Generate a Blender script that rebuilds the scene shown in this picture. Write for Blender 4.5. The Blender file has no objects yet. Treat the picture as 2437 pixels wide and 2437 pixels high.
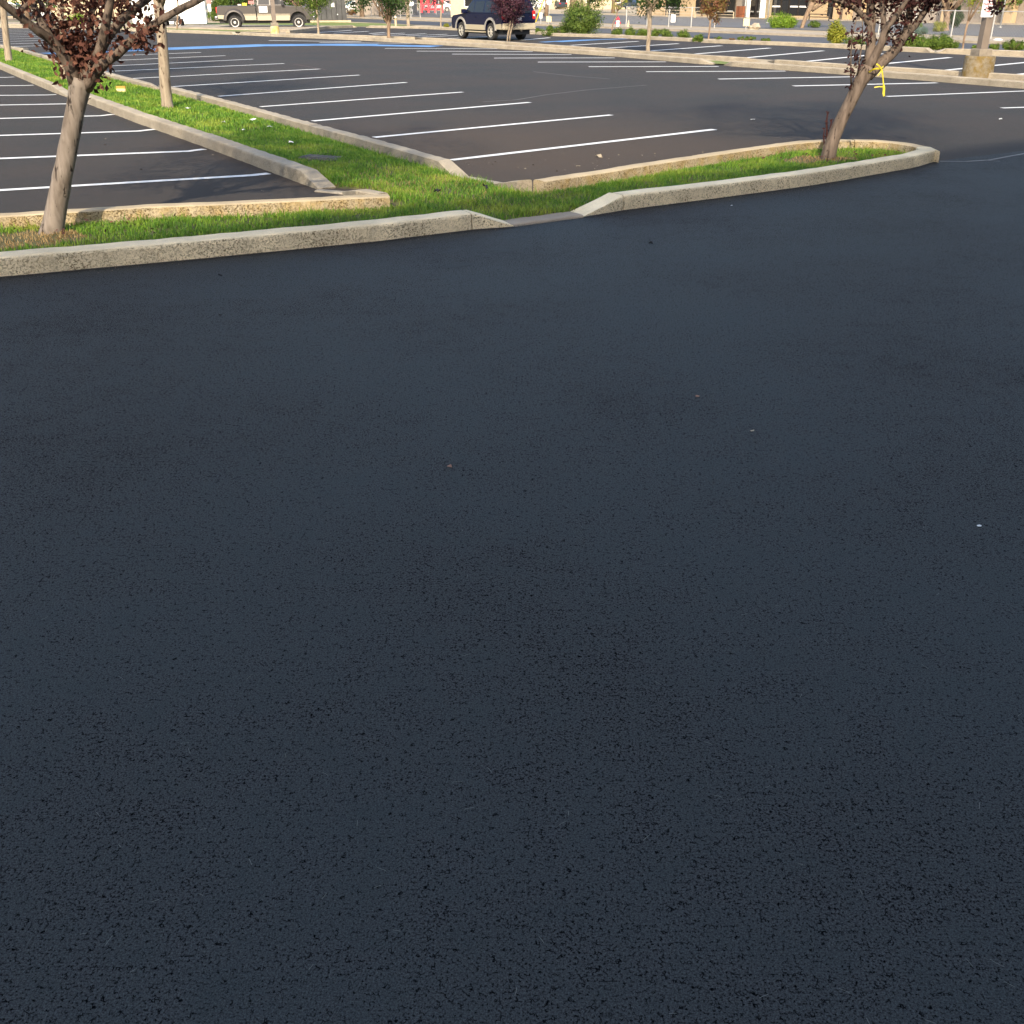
import bpy, bmesh, math, random
import numpy as np
from mathutils import Vector, Matrix
from mathutils.geometry import tessellate_polygon

sc = bpy.context.scene
R = math.radians

# ------------------------------------------------------------------ camera
CAM_H, FPX, HORIZ, IMG = 1.95, 2437.0, -10.0, 2437.0
PITCH = math.atan((IMG / 2 - HORIZ) / FPX)
cd = bpy.data.cameras.new('camera')
cd.sensor_width = 36.0
cd.lens = 36.0 * FPX / IMG
cd.clip_start = 0.05
cd.clip_end = 4000
cam = bpy.data.objects.new('camera', cd)
sc.collection.objects.link(cam)
cam.location = (0, 0, CAM_H)
cam.rotation_euler = (math.pi / 2 - PITCH, 0, 0)
sc.camera = cam

# ------------------------------------------------------------------ sky, sun, exposure
SUN_EL, SUN_AZ = R(31), R(4)          # the light travels towards +Y, 2 degrees to the right
world = bpy.data.worlds.new('World')
sc.world = world
world.use_nodes = True
sky = world.node_tree.nodes.new('ShaderNodeTexSky')
sky.sky_type = 'NISHITA'
sky.sun_disc = False
sky.sun_elevation = SUN_EL
sky.sun_rotation = math.pi + SUN_AZ
sky.dust_density = 3.0
bgn = world.node_tree.nodes['Background']
bgn.inputs['Strength'].default_value = 0.15
world.node_tree.links.new(sky.outputs[0], bgn.inputs['Color'])
sd = bpy.data.lights.new('sun', 'SUN')
sd.energy = 2.5
sd.angle = R(0.9)
sd.color = (1.0, 0.88, 0.70)
sun = bpy.data.objects.new('sun', sd)
sc.collection.objects.link(sun)
sdir = Vector((math.sin(SUN_AZ) * math.cos(SUN_EL), math.cos(SUN_AZ) * math.cos(SUN_EL), -math.sin(SUN_EL)))
sun.rotation_euler = sdir.to_track_quat('-Z', 'Y').to_euler()
sun.location = (0, -40, 30)
vs = sc.view_settings
vs.view_transform = 'Standard'
vs.look = 'None'
vs.exposure = 1.22
vs.gamma = 1.0
vs.use_curve_mapping = False
sc.cycles.max_bounces = 6
sc.cycles.diffuse_bounces = 3
sc.cycles.glossy_bounces = 2
sc.cycles.transmission_bounces = 3

# ------------------------------------------------------------------ survey helpers
CP, SP = math.cos(PITCH), math.sin(PITCH)

def G(px, py, z=0.0):
    """ground point (at height z) of a surveyed photo point"""
    a = (px - IMG / 2) / FPX
    b = (IMG / 2 - py) / FPX
    dy, dz = CP + b * SP, -SP + b * CP
    t = (z - CAM_H) / dz
    return (t * a, t * dy)

def at(px, py, Y):
    a = (px - IMG / 2) / FPX
    b = (IMG / 2 - py) / FPX
    dy, dz = CP + b * SP, -SP + b * CP
    t = Y / dy
    return Vector((t * a, Y, CAM_H + t * dz))

def ppm(Y, z=0.0):
    return FPX / (Y * CP + (CAM_H - z) * SP)

UX, UY = 0.848, 0.530                  # across the lot
VX, VY = -0.530, 0.848                 # along the lot

def W(u, v):
    return (u * UX + v * VX, u * UY + v * VY)

def v_at(px, u):
    """v on the line u=const that is seen at column px"""
    k = (px - IMG / 2) / FPX
    # x = k*(y*CP + h*SP)
    # u*UX+v*VX = k*((u*UY+v*VY)*CP + h*SP)
    return (k * (u * UY * CP + CAM_H * SP) - u * UX) / (VX - k * VY * CP)

rng = np.random.default_rng(7)
random.seed(7)
COL = sc.collection

# ------------------------------------------------------------------ materials
def mat(name, col, rough=0.7, metal=0.0, spec=0.5, var=0.0, vscale=6.0, bump=0.0, bscale=40.0, col2=None):
    m = bpy.data.materials.new(name)
    m.use_nodes = True
    nt = m.node_tree
    b = nt.nodes['Principled BSDF']
    b.inputs['Base Color'].default_value = (*col, 1)
    b.inputs['Roughness'].default_value = rough
    b.inputs['Metallic'].default_value = metal
    b.inputs['Specular IOR Level'].default_value = spec
    tc = nt.nodes.new('ShaderNodeTexCoord')
    if var or col2:
        n = nt.nodes.new('ShaderNodeTexNoise')
        n.inputs['Scale'].default_value = vscale
        n.inputs['Detail'].default_value = 5
        nt.links.new(tc.outputs['Object'], n.inputs['Vector'])
        r = nt.nodes.new('ShaderNodeValToRGB')
        r.color_ramp.elements[0].position = 0.32
        r.color_ramp.elements[1].position = 0.68
        c2 = col2 if col2 else tuple(min(1, c * (1 + var)) for c in col)
        c1 = col if col2 else tuple(c * (1 - var) for c in col)
        r.color_ramp.elements[0].color = (*c1, 1)
        r.color_ramp.elements[1].color = (*c2, 1)
        nt.links.new(n.outputs['Fac'], r.inputs['Fac'])
        nt.links.new(r.outputs['Color'], b.inputs['Base Color'])
    if bump:
        n2 = nt.nodes.new('ShaderNodeTexNoise')
        n2.inputs['Scale'].default_value = bscale
        n2.inputs['Detail'].default_value = 4
        nt.links.new(tc.outputs['Object'], n2.inputs['Vector'])
        bp = nt.nodes.new('ShaderNodeBump')
        bp.inputs['Strength'].default_value = bump
        bp.inputs['Distance'].default_value = 0.02
        nt.links.new(n2.outputs['Fac'], bp.inputs['Height'])
        nt.links.new(bp.outputs['Normal'], b.inputs['Normal'])
    return m

class NT:
    """small node-graph helper"""
    def __init__(s, name):
        s.m = bpy.data.materials.new(name)
        s.m.use_nodes = True
        s.t = s.m.node_tree
        s.b = s.t.nodes['Principled BSDF']
        s.tc = s.t.nodes.new('ShaderNodeTexCoord')
    def n(s, kind, **kw):
        x = s.t.nodes.new('ShaderNode' + kind)
        for k, v in kw.items():
            if hasattr(x, k) and not k[0].isupper():
                setattr(x, k, v)
            else:
                x.inputs[k.replace('_', ' ')].default_value = v
        return x
    def l(s, a, b):
        s.t.links.new(a, b)
    def noise(s, scale, detail=4, rough=0.5, vec=None, dist=0.0):
        x = s.n('TexNoise')
        x.inputs['Scale'].default_value = scale
        x.inputs['Detail'].default_value = detail
        x.inputs['Roughness'].default_value = rough
        x.inputs['Distortion'].default_value = dist
        s.l(vec if vec is not None else s.tc.outputs['Object'], x.inputs['Vector'])
        return x.outputs['Fac']
    def voro(s, scale, feature='F1', vec=None, out='Distance', rand=1.0):
        x = s.n('TexVoronoi')
        x.feature = feature
        x.inputs['Scale'].default_value = scale
        x.inputs['Randomness'].default_value = rand
        s.l(vec if vec is not None else s.tc.outputs['Object'], x.inputs['Vector'])
        return x.outputs[out]
    def ramp(s, fac, p0, c0, p1, c1, extra=()):
        r = s.n('ValToRGB')
        e = r.color_ramp.elements
        e[0].position, e[0].color = p0, (*c0, 1) if len(c0) == 3 else c0
        e[1].position, e[1].color = p1, (*c1, 1) if len(c1) == 3 else c1
        for p, c in extra:
            k = e.new(p)
            k.color = (*c, 1)
        s.l(fac, r.inputs['Fac'])
        return r.outputs['Color']
    def fr(s, fac, p0, p1):
        r = s.n('MapRange')
        r.clamp = True
        r.inputs['From Min'].default_value = p0
        r.inputs['From Max'].default_value = p1
        s.l(fac, r.inputs['Value'])
        return r.outputs['Result']
    def math(s, op, a, b=None):
        x = s.n('Math')
        x.operation = op
        for i, v in enumerate((a, b)):
            if v is None:
                continue
            if isinstance(v, (int, float)):
                x.inputs[i].default_value = v
            else:
                s.l(v, x.inputs[i])
        return x.outputs[0]
    def mix(s, fac, a, b, blend='MIX'):
        x = s.n('Mix')
        x.data_type = 'RGBA'
        x.blend_type = blend
        for sock, v in ((x.inputs[0], fac), (x.inputs[6], a), (x.inputs[7], b)):
            if isinstance(v, (int, float)):
                sock.default_value = v
            elif isinstance(v, tuple):
                sock.default_value = (*v, 1)
            else:
                s.l(v, sock)
        return x.outputs[2]
    def bump(s, h, strength, dist, prev=None):
        x = s.n('Bump')
        x.inputs['Strength'].default_value = strength
        x.inputs['Distance'].default_value = dist
        s.l(h, x.inputs['Height'])
        if prev is not None:
            s.l(prev, x.inputs['Normal'])
        return x.outputs['Normal']

def asphalt(name, base, pit, dust, dust_amt, rough, pit_lo, pit_hi, spec=0.5, coarse=True, rims=False, dust_at=None):
    k = NT(name)
    mid = k.noise(0.55, 3)
    # voids between the aggregate: fine noise cut low, more of them in some patches
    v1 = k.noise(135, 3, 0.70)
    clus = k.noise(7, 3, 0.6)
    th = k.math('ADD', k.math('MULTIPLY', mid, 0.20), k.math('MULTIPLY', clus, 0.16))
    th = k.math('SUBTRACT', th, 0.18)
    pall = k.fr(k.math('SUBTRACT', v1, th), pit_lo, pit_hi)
    if rims:
        # broken rims of single stones
        wv = k.n('TexNoise')
        wv.inputs['Scale'].default_value = 30
        wv.inputs['Detail'].default_value = 0
        k.l(k.tc.outputs['Object'], wv.inputs['Vector'])
        va = k.n('VectorMath')
        va.operation = 'MULTIPLY_ADD'
        va.inputs[1].default_value = (0.010, 0.010, 0.010)
        k.l(wv.outputs['Color'], va.inputs[0])
        k.l(k.tc.outputs['Object'], va.inputs[2])
        rim = k.fr(k.voro(105, 'DISTANCE_TO_EDGE', va.outputs[0]), 0.04, 0.15)
        keep = k.fr(k.math('SUBTRACT', k.noise(60, 0), th), 0.27, 0.38)
        pall = k.math('MULTIPLY', pall, k.math('MAXIMUM', rim, keep))
    tone = k.ramp(mid, 0.3, tuple(c * f for c, f in zip(base, (0.86, 0.93, 0.96))), 0.7, tuple(c * f for c, f in zip(base, (1.10, 1.05, 1.04))))
    if coarse:
        fine = k.noise(230, 2, 0.75)
        tone = k.mix(1.0, tone, k.ramp(fine, 0.30, (0.28, 0.28, 0.28), 0.70, (1.72, 1.72, 1.72)), 'MULTIPLY')
        tone = k.mix(1.0, tone, k.ramp(clus, 0.3, (0.86, 0.90, 0.90), 0.7, (1.12, 1.08, 1.08)), 'MULTIPLY')
    if dust_amt:
        dm = k.math('MULTIPLY', k.fr(k.noise(0.17, 4, 0.6), 0.40, 0.74), dust_amt)
        if dust_at:
            dv = k.n('VectorMath')
            dv.operation = 'DISTANCE'
            k.l(k.tc.outputs['Object'], dv.inputs[0])
            dv.inputs[1].default_value = (*dust_at, 0)
            near = k.fr(k.math('ADD', dv.outputs['Value'], k.math('MULTIPLY', k.noise(0.5, 3), 4.0)), 9.0, 3.0)
            dm = k.math('ADD', k.math('MULTIPLY', dm, 0.35), k.math('MULTIPLY', near, 0.55))
        tone = k.mix(dm, tone, dust)
    k.l(k.mix(pall, pit, tone), k.b.inputs['Base Color'])  # pits: dark binder colour with the shade of the voids mixed in
    if coarse:
        k.l(k.bump(v1, 1.0, 0.008), k.b.inputs['Normal'])
    k.b.inputs['Roughness'].default_value = rough
    k.l(k.math('MULTIPLY', pall, spec), k.b.inputs['Specular IOR Level'])  # specular cut in the pits stands in for cavity occlusion
    return k.m

def concrete(name, base, pitc, pit_amt, lichen=None, lichen_amt=0.0):
    k = NT(name)
    n1 = k.noise(3.0, 6, 0.6)
    c = k.ramp(n1, 0.3, tuple(x * 0.82 for x in base), 0.7, tuple(x * 1.12 for x in base))
    st = k.noise(0.9, 4)
    c = k.mix(k.math('MULTIPLY', k.fr(st, 0.45, 0.70), 0.5), c, tuple(x * 0.58 for x in base))
    c = k.mix(1.0, c, k.ramp(k.noise(120, 3), 0.25, (0.86, 0.86, 0.86), 0.75, (1.12, 1.12, 1.12)), 'MULTIPLY')
    geo = k.n('NewGeometry')
    sx = k.n('SeparateXYZ')
    k.l(geo.outputs['Normal'], sx.inputs[0])
    side = k.fr(sx.outputs[2], 0.75, 0.45)           # worn, pitted sides; trowelled top
    if lichen:
        lm = k.math('MULTIPLY', k.math('MULTIPLY', k.fr(k.noise(7, 5, 0.65), 0.42, 0.62), side), lichen_amt)
        c = k.mix(lm, c, lichen)
    pm = k.fr(k.noise(72, 2, 0.6, dist=1.0), 0.38, 0.47)
    blot = k.fr(k.noise(4.5, 3), 0.22, 0.55)
    pit = k.math('MULTIPLY', k.math('MULTIPLY', k.math('SUBTRACT', 1.0, pm), side), k.math('MULTIPLY', blot, pit_amt))
    c = k.mix(pit, c, pitc)
    k.l(c, k.b.inputs['Base Color'])
    k.b.inputs['Roughness'].default_value = 0.9
    k.b.inputs['Specular IOR Level'].default_value = 0.25
    hgt = k.math('ADD', k.math('MULTIPLY', pit, -1.0), k.math('MULTIPLY', k.noise(60, 2), 0.35))
    k.l(k.bump(hgt, 0.9, 0.02), k.b.inputs['Normal'])
    return k.m

def leafmat(name, c1, c2, c3, trans=0.35, rough=0.5):
    k = NT(name)
    g = k.n('NewGeometry')
    col = k.ramp(g.outputs['Random Per Island'], 0.0, c1, 1.0, c3, [(0.5, c2)])
    k.l(col, k.b.inputs['Base Color'])
    k.b.inputs['Roughness'].default_value = rough
    k.b.inputs['Specular IOR Level'].default_value = 0.2
    tr = k.n('BsdfTranslucent')
    k.l(col, tr.inputs['Color'])
    mx = k.n('MixShader')
    mx.inputs[0].default_value = trans
    k.l(k.b.outputs[0], mx.inputs[1])
    k.l(tr.outputs[0], mx.inputs[2])
    out = [n for n in k.t.nodes if n.type == 'OUTPUT_MATERIAL'][0]
    k.l(mx.outputs[0], out.inputs['Surface'])
    return k.m

def grassmat(name, cols, patch, dark):
    k = NT(name)
    g = k.n('NewGeometry')
    col = k.ramp(g.outputs['Random Per Island'], 0.0, cols[0], 1.0, cols[2], [(0.5, cols[1])])
    pn = k.noise(1.5, 3, 0.6)
    col = k.mix(k.math('MULTIPLY', k.fr(pn, 0.50, 0.70), 0.6), col, patch)
    col = k.mix(k.math('MULTIPLY', k.fr(pn, 0.48, 0.30), 0.6), col, dark)
    k.l(col, k.b.inputs['Base Color'])
    k.b.inputs['Roughness'].default_value = 0.55
    k.b.inputs['Specular IOR Level'].default_value = 0.3
    tr = k.n('BsdfTranslucent')
    k.l(col, tr.inputs['Color'])
    mx = k.n('MixShader')
    mx.inputs[0].default_value = 0.35
    k.l(k.b.outputs[0], mx.inputs[1])
    k.l(tr.outputs[0], mx.inputs[2])
    out = [n for n in k.t.nodes if n.type == 'OUTPUT_MATERIAL'][0]
    k.l(mx.outputs[0], out.inputs['Surface'])
    return k.m

def barkmat(name, c1, c2, crack):
    k = NT(name)
    mp = k.n('Mapping')
    mp.inputs['Scale'].default_value = (1, 1, 0.20)
    k.l(k.tc.outputs['Object'], mp.inputs['Vector'])
    n1 = k.noise(14, 4, 0.6, mp.outputs[0], 0.4)
    c = k.ramp(n1, 0.34, c1, 0.64, c2)
    n2 = k.noise(24, 3, 0.6, mp.outputs[0], 0.5)
    cm = k.fr(n2, 0.31, 0.41)
    c = k.mix(cm, crack, c)
    k.l(c, k.b.inputs['Base Color'])
    k.b.inputs['Roughness'].default_value = 0.85
    k.b.inputs['Specular IOR Level'].default_value = 0.2
    h = k.math('ADD', cm, k.math('MULTIPLY', n1, 0.8))
    k.l(k.bump(h, 0.8, 0.012), k.b.inputs['Normal'])
    return k.m

M = {}
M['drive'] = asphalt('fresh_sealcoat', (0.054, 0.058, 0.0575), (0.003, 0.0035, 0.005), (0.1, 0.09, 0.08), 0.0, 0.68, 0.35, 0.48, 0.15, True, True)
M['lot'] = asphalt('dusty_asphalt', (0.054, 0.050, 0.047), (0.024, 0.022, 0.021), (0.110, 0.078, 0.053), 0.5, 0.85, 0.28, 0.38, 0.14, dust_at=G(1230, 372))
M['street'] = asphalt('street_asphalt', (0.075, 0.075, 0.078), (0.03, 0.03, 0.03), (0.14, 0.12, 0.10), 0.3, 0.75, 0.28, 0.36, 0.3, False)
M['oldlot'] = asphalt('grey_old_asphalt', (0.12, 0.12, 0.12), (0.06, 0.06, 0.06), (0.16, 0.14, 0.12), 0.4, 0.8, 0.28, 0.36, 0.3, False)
M['kerb'] = concrete('kerb_concrete', (0.86, 0.74, 0.50), (0.17, 0.13, 0.065), 0.9)
M['kerb_yellow'] = concrete('kerb_concrete_lichen', (0.52, 0.42, 0.275), (0.12, 0.08, 0.03), 0.9, (0.38, 0.25, 0.07), 0.55)
M['kerb_plain'] = concrete('kerb_concrete_plain', (0.41, 0.35, 0.26), (0.17, 0.14, 0.09), 0.7)
M['gutter'] = concrete('gutter_concrete', (0.36, 0.31, 0.24), (0.1, 0.09, 0.07), 0.3)
M['walk'] = concrete('sidewalk_concrete', (0.38, 0.32, 0.24), (0.2, 0.18, 0.14), 0.2)
def worn_paint(name, col, under):
    k = NT(name)
    w = k.fr(k.noise(38, 4, 0.7), 0.27, 0.36)
    p = k.fr(k.noise(2.2, 3), 0.25, 0.6)
    c = k.mix(1.0, col, k.ramp(k.noise(9, 3), 0.3, (0.88, 0.88, 0.86), 0.7, (1.04, 1.04, 1.04)), 'MULTIPLY')
    k.l(k.mix(k.math('MAXIMUM', w, k.math('MULTIPLY', p, 0.8)), under, c), k.b.inputs['Base Color'])
    k.b.inputs['Roughness'].default_value = 0.65
    return k.m
M['white_paint'] = worn_paint('white_line_paint', (0.82, 0.81, 0.78), (0.16, 0.15, 0.14))
M['blue_paint'] = mat('blue_line_paint', (0.065, 0.19, 0.44), 0.6, vscale=1.2, col2=(0.15, 0.31, 0.56))
M['dirt'] = mat('dry_verge_soil', (0.30, 0.235, 0.15), 0.95, vscale=0.7, col2=(0.43, 0.35, 0.235), bump=0.4, bscale=12)
M['soil'] = mat('grass_thatch', (0.060, 0.065, 0.022), 0.95, vscale=5, col2=(0.13, 0.11, 0.045), bump=0.5, bscale=30)
M['lawn'] = mat('lawn_turf', (0.10, 0.15, 0.025), 0.9, vscale=2.2, col2=(0.20, 0.22, 0.05), bump=0.8, bscale=25)
M['grass'] = grassmat('grass_blades', ((0.070, 0.185, 0.016), (0.145, 0.295, 0.028), (0.28, 0.41, 0.048)), (0.44, 0.45, 0.07), (0.042, 0.125, 0.014))
M['dry'] = grassmat('straw_blades', ((0.38, 0.26, 0.11), (0.46, 0.33, 0.15), (0.30, 0.18, 0.07)), (0.42, 0.30, 0.13), (0.30, 0.18, 0.07))
M['plum_bark'] = barkmat('plum_bark', (0.145, 0.115, 0.09), (0.27, 0.225, 0.185), (0.035, 0.025, 0.02))
M['plum_bark_brown'] = barkmat('plum_bark_brown', (0.095, 0.070, 0.053), (0.20, 0.152, 0.118), (0.028, 0.019, 0.015))  # browner limb bark, also darkened to carry the crown's shade
M['pale_bark'] = barkmat('pale_bark', (0.22, 0.17, 0.12), (0.34, 0.28, 0.20), (0.09, 0.06, 0.04))
M['brown_bark'] = barkmat('brown_bark', (0.17, 0.115, 0.075), (0.28, 0.20, 0.135), (0.06, 0.04, 0.028))
M['plum_leaf'] = leafmat('plum_leaf', (0.070, 0.027, 0.022), (0.15, 0.062, 0.045), (0.25, 0.12, 0.078), 0.25, 0.75)
M['plum_leaf_dark'] = leafmat('plum_leaf_dark', (0.030, 0.013, 0.013), (0.058, 0.023, 0.021), (0.10, 0.036, 0.031), 0.25, 0.75)  # reddish-black leaves, the shade inside the crown put into their colour
M['green_leaf'] = leafmat('green_leaf', (0.055, 0.095, 0.018), (0.10, 0.165, 0.028), (0.18, 0.24, 0.045))
M['dark_leaf'] = leafmat('dark_green_leaf', (0.02, 0.045, 0.012), (0.04, 0.08, 0.02), (0.07, 0.115, 0.03))
M['lime_leaf'] = leafmat('lime_leaf', (0.13, 0.24, 0.02), (0.20, 0.32, 0.03), (0.29, 0.40, 0.05))
M['yellow_leaf'] = leafmat('yellow_green_leaf', (0.16, 0.19, 0.02), (0.26, 0.28, 0.03), (0.36, 0.33, 0.05))
M['rust_leaf'] = leafmat('rusty_leaf', (0.15, 0.06, 0.03), (0.24, 0.11, 0.06), (0.20, 0.20, 0.04))
M['purple_leaf'] = leafmat('purple_leaf', (0.035, 0.014, 0.024), (0.065, 0.024, 0.038), (0.11, 0.042, 0.055), 0.2)
M['juniper'] = leafmat('juniper_leaf', (0.06, 0.11, 0.016), (0.115, 0.185, 0.026), (0.19, 0.25, 0.04))
M['blue_leaf'] = leafmat('blue_green_leaf', (0.06, 0.12, 0.09), (0.10, 0.17, 0.13), (0.14, 0.21, 0.16))
M['navy'] = mat('navy_car_paint', (0.004, 0.006, 0.028), 0.22, spec=0.35)
M['taupe'] = mat('taupe_car_paint', (0.088, 0.078, 0.070), 0.3, 0.35, 0.6)
M['beige'] = mat('beige_trim_paint', (0.38, 0.33, 0.23), 0.4)
M['flare'] = mat('grey_arch_trim', (0.30, 0.28, 0.25), 0.5)
M['glass'] = mat('dark_car_glass', (0.012, 0.014, 0.016), 0.08, spec=0.35)
M['tyre'] = mat('tyre_rubber', (0.022, 0.021, 0.020), 0.85, var=0.2, vscale=20)
M['rim'] = mat('alloy_rim', (0.62, 0.58, 0.50), 0.35, 0.5)
M['steel_rim'] = mat('white_steel_rim', (0.62, 0.60, 0.55), 0.45, 0.2)
M['chrome'] = mat('chrome', (0.7, 0.7, 0.7), 0.12, 1.0)
M['red_lamp'] = mat('red_lamp_lens', (0.55, 0.02, 0.02), 0.2)
M['clear_lamp'] = mat('clear_lamp_lens', (0.75, 0.72, 0.70), 0.2)
M['black'] = mat('black_plastic', (0.015, 0.015, 0.016), 0.55)
M['white'] = mat('white_enamel', (0.78, 0.77, 0.73), 0.5, var=0.04, vscale=2)
M['cream'] = mat('cream_paint', (0.46, 0.37, 0.24), 0.7, var=0.08, vscale=3)
M['yellow'] = mat('yellow_plastic', (0.62, 0.50, 0.03), 0.45, var=0.08, vscale=12)
M['yellow_base'] = mat('worn_yellow_concrete', (0.50, 0.36, 0.05), 0.85, vscale=4, col2=(0.48, 0.42, 0.32), bump=0.3)
M['orange'] = mat('orange_canvas', (0.60, 0.27, 0.05), 0.8)
M['red'] = mat('red_steel', (0.60, 0.03, 0.05), 0.45, var=0.08, vscale=2)
M['pinkred'] = mat('faded_red_board', (0.55, 0.16, 0.15), 0.7)
M['blue'] = mat('blue_plastic', (0.03, 0.16, 0.52), 0.4, var=0.06)
M['charcoal'] = mat('charcoal_panels', (0.045, 0.045, 0.045), 0.75, vscale=1.5, col2=(0.085, 0.083, 0.08), bump=0.3, bscale=6)
M['galv'] = mat('galvanised_steel', (0.48, 0.47, 0.44), 0.5, 0.4, var=0.08)
M['post'] = mat('bronze_lamp_post', (0.17, 0.135, 0.105), 0.6, var=0.12, vscale=3)
M['grout'] = mat('grout_block', (0.22, 0.185, 0.14), 0.9, var=0.2, vscale=9, bump=0.4)
M['tan_wall'] = mat('tan_stucco', (0.44, 0.32, 0.185), 0.9, var=0.06, vscale=1.2, bump=0.2, bscale=20)
M['grey_wall'] = mat('grey_taupe_wall', (0.30, 0.25, 0.20), 0.9, var=0.05, vscale=1)
M['olive_wall'] = mat('olive_wall', (0.33, 0.28, 0.19), 0.9, var=0.05, vscale=1)
M['shop_glass'] = mat('shop_glass', (0.018, 0.018, 0.018), 0.08, spec=0.7)
M['frame'] = mat('bronze_frame', (0.035, 0.03, 0.026), 0.5)
M['brown_box'] = mat('rust_brown_paint', (0.22, 0.075, 0.03), 0.6, var=0.08)
M['rock'] = mat('pale_rock', (0.24, 0.20, 0.14), 0.95, vscale=3, col2=(0.40, 0.34, 0.25), bump=0.6, bscale=6)
M['sign_white'] = mat('white_sign_sheet', (0.60, 0.59, 0.585), 0.5)
M['sign_red'] = mat('red_sign_print', (0.33, 0.02, 0.03), 0.5)
M['pale_yellow'] = mat('pale_yellow_sheet', (0.75, 0.58, 0.30), 0.6)
M['paper'] = mat('white_paper', (0.78, 0.77, 0.74), 0.8)
M['grate'] = mat('grey_grate', (0.11, 0.10, 0.08), 0.8, var=0.2, vscale=20)
M['facade'] = mat('grey_render', (0.40, 0.38, 0.35), 0.9, var=0.05, vscale=0.8)
M['dead_leaf'] = mat('dead_leaf', (0.30, 0.15, 0.09), 0.8, var=0.3, vscale=40)
M['crumb'] = mat('asphalt_crumb', (0.012, 0.012, 0.013), 0.8)
M['seam'] = mat('grey_seam_filler', (0.20, 0.195, 0.185), 0.85, var=0.2, vscale=8)
M['rust_stain'] = mat('rust_stain', (0.11, 0.065, 0.055), 0.85, var=0.2, vscale=5)
M['footprint'] = mat('damp_print', (0.033, 0.035, 0.034), 0.68, spec=0.13)

# ------------------------------------------------------------------ mesh helpers
def link(o, parent=None):
    COL.objects.link(o)
    if parent is not None:
        o.parent = parent
    return o

def tag(o, label=None, cat=None, group=None, kind=None):
    if label: o['label'] = label
    if cat: o['category'] = cat
    if group: o['group'] = group
    if kind: o['kind'] = kind
    return o

def thing(name, label, cat, loc=(0, 0, 0), rz=0.0, group=None):
    o = bpy.data.objects.new(name, None)
    o.empty_display_size = 0.2
    o.location = loc
    o.rotation_euler = (0, 0, rz)
    link(o)
    return tag(o, label, cat, group)

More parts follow.
